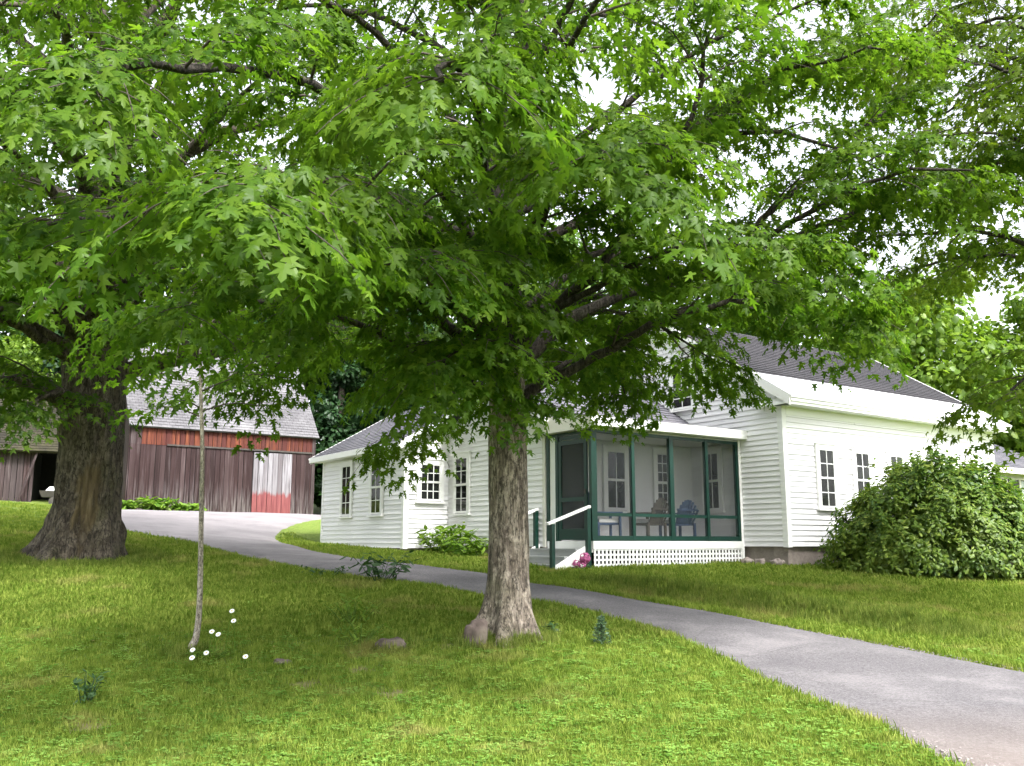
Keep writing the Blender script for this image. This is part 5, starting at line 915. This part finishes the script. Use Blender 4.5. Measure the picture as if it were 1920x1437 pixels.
# ---------------------------------------------------------------- stones
def stone(name, label, x, y, size, rz, seed, group=None, m='rock'):
    r_ = np.random.default_rng(seed); n1, n2 = 30, 18; V = []; ph_ = r_.uniform(0, 6.28, 8)
    for i in range(n2 + 1):
        p = math.pi * i / n2
        for j in range(n1):
            t = 2 * math.pi * j / n1; d = np.array((math.sin(p) * math.cos(t), math.sin(p) * math.sin(t), math.cos(p))); k = 1 + 0.13 * math.sin(2.3 * d[0] * 2 + ph_[0]) + 0.12 * math.sin(3.1 * d[1] * 2 + ph_[1]) + 0.1 * math.sin(4 * d[2] + ph_[2]) + 0.07 * math.sin(9 * d[0] + 7 * d[1] + ph_[3]) + 0.035 * math.sin(17 * d[0] - 13 * d[2] + ph_[4]) + 0.03 * math.sin(23 * d[1] + 19 * d[2] + ph_[5]) + 0.012 * r_.normal()
            d = np.sign(d) * np.abs(d) ** 0.75; V.append(d * k * 0.5 * np.array(size))
    F = [(i * n1 + j, (i + 1) * n1 + j, (i + 1) * n1 + (j + 1) % n1, i * n1 + (j + 1) % n1) for i in range(n2) for j in range(n1)]
    o = meshobj(name, V, F, m, None, True, (x, y, gz1(x, y) + size[2] * 0.28), rz); tag(o, label, 'stone', group)
stone('stone', 'upright reddish stone at the left foot of the maple', -0.42, 11.42, (0.28, 0.22, 0.36), 0.3, 3)
stone('stone', 'broken stone fragment lying in the lawn left of the maple', -1.45, 11.25, (0.34, 0.2, 0.16), 0.5, 5)
stone('stone', 'small flat stone half sunk in the lawn further left of the fragment', -2.55, 10.4, (0.2, 0.14, 0.07), 0.1, 6)
for i, (a, b, s, lb) in enumerate(((-0.1, 0.55, 0.22, 'pale rock by the foundation nearest the porch lattice'), (0.0, 0.25, 0.2, 'pale rock by the foundation between two others'), (0.15, -0.1, 0.24, 'pale rock by the foundation nearest the house corner'))):
    x, y = Hw(a - 0.45, b + 0.2); stone('stone', lb, x, y, (s * 1.3, s, s * 0.9), i, 20 + i, 'rocks along the foundation', 'granite')

# ---------------------------------------------------------------- grass
def tuft(name, n, h, spread, w, m, seed, kind='blade'):
    r_ = np.random.default_rng(seed); V = []; F = []
    for k in range(n):
        a = r_.uniform(0, 6.28); b = np.array((math.cos(a), math.sin(a), 0)) * spread * r_.random() ** 0.5; a2 = r_.uniform(0, 6.28); d = np.array((math.cos(a2), math.sin(a2), 0)); hh = h * r_.uniform(0.5, 1.1); ln = r_.uniform(0.1, 0.75) * hh; s = np.array((-d[1], d[0], 0)) * w * r_.uniform(0.7, 1.3); i = len(V)
        if kind == 'blade': V += [b - s, b + s, b + d * ln * 0.35 + s * 0.8 + (0, 0, hh * 0.62), b + d * ln * 0.35 - s * 0.8 + (0, 0, hh * 0.62), b + d * ln + (0, 0, hh)]; F += [(i, i + 1, i + 2, i + 3), (i + 3, i + 2, i + 4)]
        else:
            c = b + (0, 0, hh)
            for q in range(3):
                aq = a2 + q * 2.1; e1 = np.array((math.cos(aq), math.sin(aq), 0.15)) * w * 3; e2 = np.array((-math.sin(aq), math.cos(aq), 0)) * w * 1.6; j = len(V); V += [c, c + e1 * 0.6 + e2, c + e1 * 1.1, c + e1 * 0.6 - e2]; F += [(j, j + 1, j + 2, j + 3)]
    me = bpy.data.meshes.new(name); me.from_pydata([tuple(map(float, v)) for v in V], [], F); me.materials.append(M[m]); o = bpy.data.objects.new(name, me); return o
def scatter(name, label, cat, x, y, tuft_o, smin, smax):
    z = gz(x, y); o = npmesh(name, np.c_[x, y, z - 0.008 + (0.03 if name == 'fallen_leaves' else 0)], np.zeros((0, 3), int), 'grass'); tag(o, label, cat, None, 'stuff')
    g = bpy.data.node_groups.new(name, 'GeometryNodeTree'); g.interface.new_socket('Geometry', in_out='INPUT', socket_type='NodeSocketGeometry'); g.interface.new_socket('Geometry', in_out='OUTPUT', socket_type='NodeSocketGeometry')
    gi = g.nodes.new('NodeGroupInput'); go = g.nodes.new('NodeGroupOutput'); ip = g.nodes.new('GeometryNodeInstanceOnPoints'); oi = g.nodes.new('GeometryNodeObjectInfo'); oi.inputs[0].default_value = tuft_o
    rv = g.nodes.new('FunctionNodeRandomValue'); rv.data_type = 'FLOAT_VECTOR'; rv.inputs[0].default_value = (-0.18, -0.18, 0); rv.inputs[1].default_value = (0.18, 0.18, 6.283)
    rs = g.nodes.new('FunctionNodeRandomValue'); rs.data_type = 'FLOAT'; rs.inputs[2].default_value = smin; rs.inputs[3].default_value = smax
    g.links.new(gi.outputs[0], ip.inputs['Points']); g.links.new(oi.outputs['Geometry'], ip.inputs['Instance']); g.links.new(rv.outputs[0], ip.inputs['Rotation']); g.links.new(rs.outputs[1], ip.inputs['Scale']); g.links.new(ip.outputs[0], go.inputs[0])
    md = o.modifiers.new('scatter', 'NODES'); md.node_group = g; return o
def lawn_points(n, y0, y1, p, seed):
    r_ = np.random.default_rng(seed); u = r_.random(n); y = (y0 ** (1 - p) + u * (y1 ** (1 - p) - y0 ** (1 - p))) ** (1 / (1 - p)); x = r_.uniform(-0.66, 0.66, n) * y
    k = ~inpoly(x, y, DPOLY)
    c, s = math.cos(-ROT), math.sin(-ROT); a = c * (x - KX) - s * (y - KY); b = s * (x - KX) + c * (y - KY)
    k &= ~((a > -0.1) & (a < ML + 6) & (b > -0.05) & (b < 12)) & ~((a > A0 - 0.1) & (a < 1) & (b > BP - 0.05)) & ~((a > AW - 0.1) & (a < 1) & (b > BB)) & ~((a > A0 - 1.0) & (a < A0) & (b > BP + 0.05) & (b < BE + 0.2))
    k &= (np.hypot(x + 0.03, y - 12) > 0.36) & (np.hypot(x - OX, y - OY) > 0.85) & ~((x > -22) & (y > 34.5) & (x < -8))
    r2 = np.random.default_rng(seed + 50).random(len(x))
    for x_, y_, q_ in SOIL: k &= (np.hypot(x - x_, y - y_) / q_ > 0.2 + 0.9 * r2)
    return x[k], y[k]
HID = bpy.data.collections.new('grass_sources')                 # unlinked: the tufts are only seen where they are scattered
def src(o): HID.objects.link(o); return o
t1 = src(tuft('grass_tuft', 14, 0.070, 0.07, 0.0034, 'grass', 1)); t2 = src(tuft('clover_tuft', 8, 0.045, 0.08, 0.006, 'clover', 2, 'clover')); t3 = src(tuft('coarse_tuft', 16, 0.20, 0.09, 0.005, 'tallgrass', 3)); t4 = src(tuft('far_tuft', 16, 0.09, 0.16, 0.008, 'grass', 4))
x, y = lawn_points(80000, 4.5, 17, 1.35, 1); scatter('grass', 'short green lawn grass in the foreground', 'grass', x, y, t1, 0.55, 1.25)
x, y = lawn_points(10000, 4.5, 14, 1.6, 2); scatter('clover', 'clover leaves mixed into the near lawn', 'clover', x, y, t2, 0.7, 1.5)
x, y = lawn_points(60000, 12, 36, 1.3, 3); scatter('grass', 'short green lawn grass further up the slope', 'grass', x, y, t4, 0.6, 1.2)
# rough fringe along the drive, the bank and round the trunks
r_ = np.random.default_rng(9); fx, fy = [], []
for E_, sg_ in ((EL, -1), (EU, 1)):
    i = r_.integers(3, nA - 80, 1500); f = r_.random((1500, 1)); q = E_[i] * (1 - f) + E_[i + 1] * f; other = (EU if sg_ < 0 else EL)[i]; d = q - other; d /= np.linalg.norm(d, axis=1)[:, None]; q = q + d * r_.uniform(-0.03, 0.14, (1500, 1)); fx.append(q[:, 0]); fy.append(q[:, 1])
scatter('edge_grass', 'rough grass fringe along both edges of the drive', 'grass', np.concatenate(fx), np.concatenate(fy), t1, 0.8, 1.7)
t = r_.random(1600) * (len(BANK) - 1.001); i = t.astype(int); q = BANK[i] + (BANK[i + 1] - BANK[i]) * (t - i)[:, None] + r_.normal(0, 0.24, (1600, 2)); k = ~inpoly(q[:, 0], q[:, 1], DPOLY)
scatter('bank_grass', 'longer straw tinged grass on the low bank above the drive', 'grass', q[k, 0], q[k, 1], t3, 0.5, 1.0)
fx, fy = [], []
for cx_, cy_, r0_, n_ in ((-0.03, 12, 0.34, 260), (OX, OY, 1.0, 900), (-0.42, 11.42, 0.14, 60), (-1.45, 11.25, 0.15, 60), (sx, sy, 0.06, 60)):
    a = r_.uniform(0, 6.28, n_); d = r0_ + np.abs(r_.normal(0, 0.16 + 0.25 * (r0_ > 0.9), n_)); fx.append(cx_ + d * np.cos(a)); fy.append(cy_ + d * np.sin(a))
scatter('tree_foot_grass', 'longer grass left uncut round trunks and stones', 'grass', np.concatenate(fx), np.concatenate(fy), t3, 0.45, 0.9)

fl = src(meshobj('fallen_leaf', MAPLE[0] * 0.09, MAPLE[1].tolist(), 'yellow_leaf')); COL.objects.unlink(fl)
x, y = lawn_points(260, 5.5, 16, 1.2, 21); scatter('fallen_leaves', 'few yellowed fallen leaves lying scattered on the lawn', 'leaves', x, y, fl, 0.6, 1.2)

pebble = src(meshobj('pebble', [(0.5, 0, 0), (0, 0.42, 0.05), (-0.45, 0.1, 0), (-0.1, -0.4, 0.02), (0.05, 0.02, 0.3), (0, 0, -0.2)], [(0, 1, 4), (1, 2, 4), (2, 3, 4), (3, 0, 4), (1, 0, 5), (2, 1, 5), (3, 2, 5), (0, 3, 5)], 'gravel')); COL.objects.unlink(pebble)
fx, fy = [], []
for E_, O_ in ((EL, EU), (EU, EL)):
    n_ = 2600; i = np.minimum((r_.random(n_) ** 1.6 * (nA - 90)).astype(int) + 2, nA - 3); f = r_.random((n_, 1)); q = E_[i] * (1 - f) + E_[i + 1] * f; d = O_[i] - q; d /= np.linalg.norm(d, axis=1)[:, None]; q = q + d * (np.abs(r_.normal(0, 0.16, (n_, 1))) - 0.05); fx.append(q[:, 0]); fy.append(q[:, 1])
n_ = 2600; fx.append(r_.uniform(2.9, 5.2, n_)); fy.append(5.8 + np.abs(r_.normal(0, 1.0, n_)))
fx = np.concatenate(fx); fy = np.concatenate(fy)
g_ = scatter('gravel', 'loose gravel and grit along the edges and foot of the drive', 'gravel', fx, fy, pebble, 0.008, 0.034)
co = np.zeros(len(fx) * 3, np.float32); g_.data.vertices.foreach_get('co', co); co[2::3] += 0.034; g_.data.vertices.foreach_set('co', co)

x, y = lawn_points(2200, 5.0, 18, 1.5, 31); scatter('tall_grass_blades', 'odd longer blades standing out of the mown lawn', 'grass', x, y, t3, 0.3, 0.6)
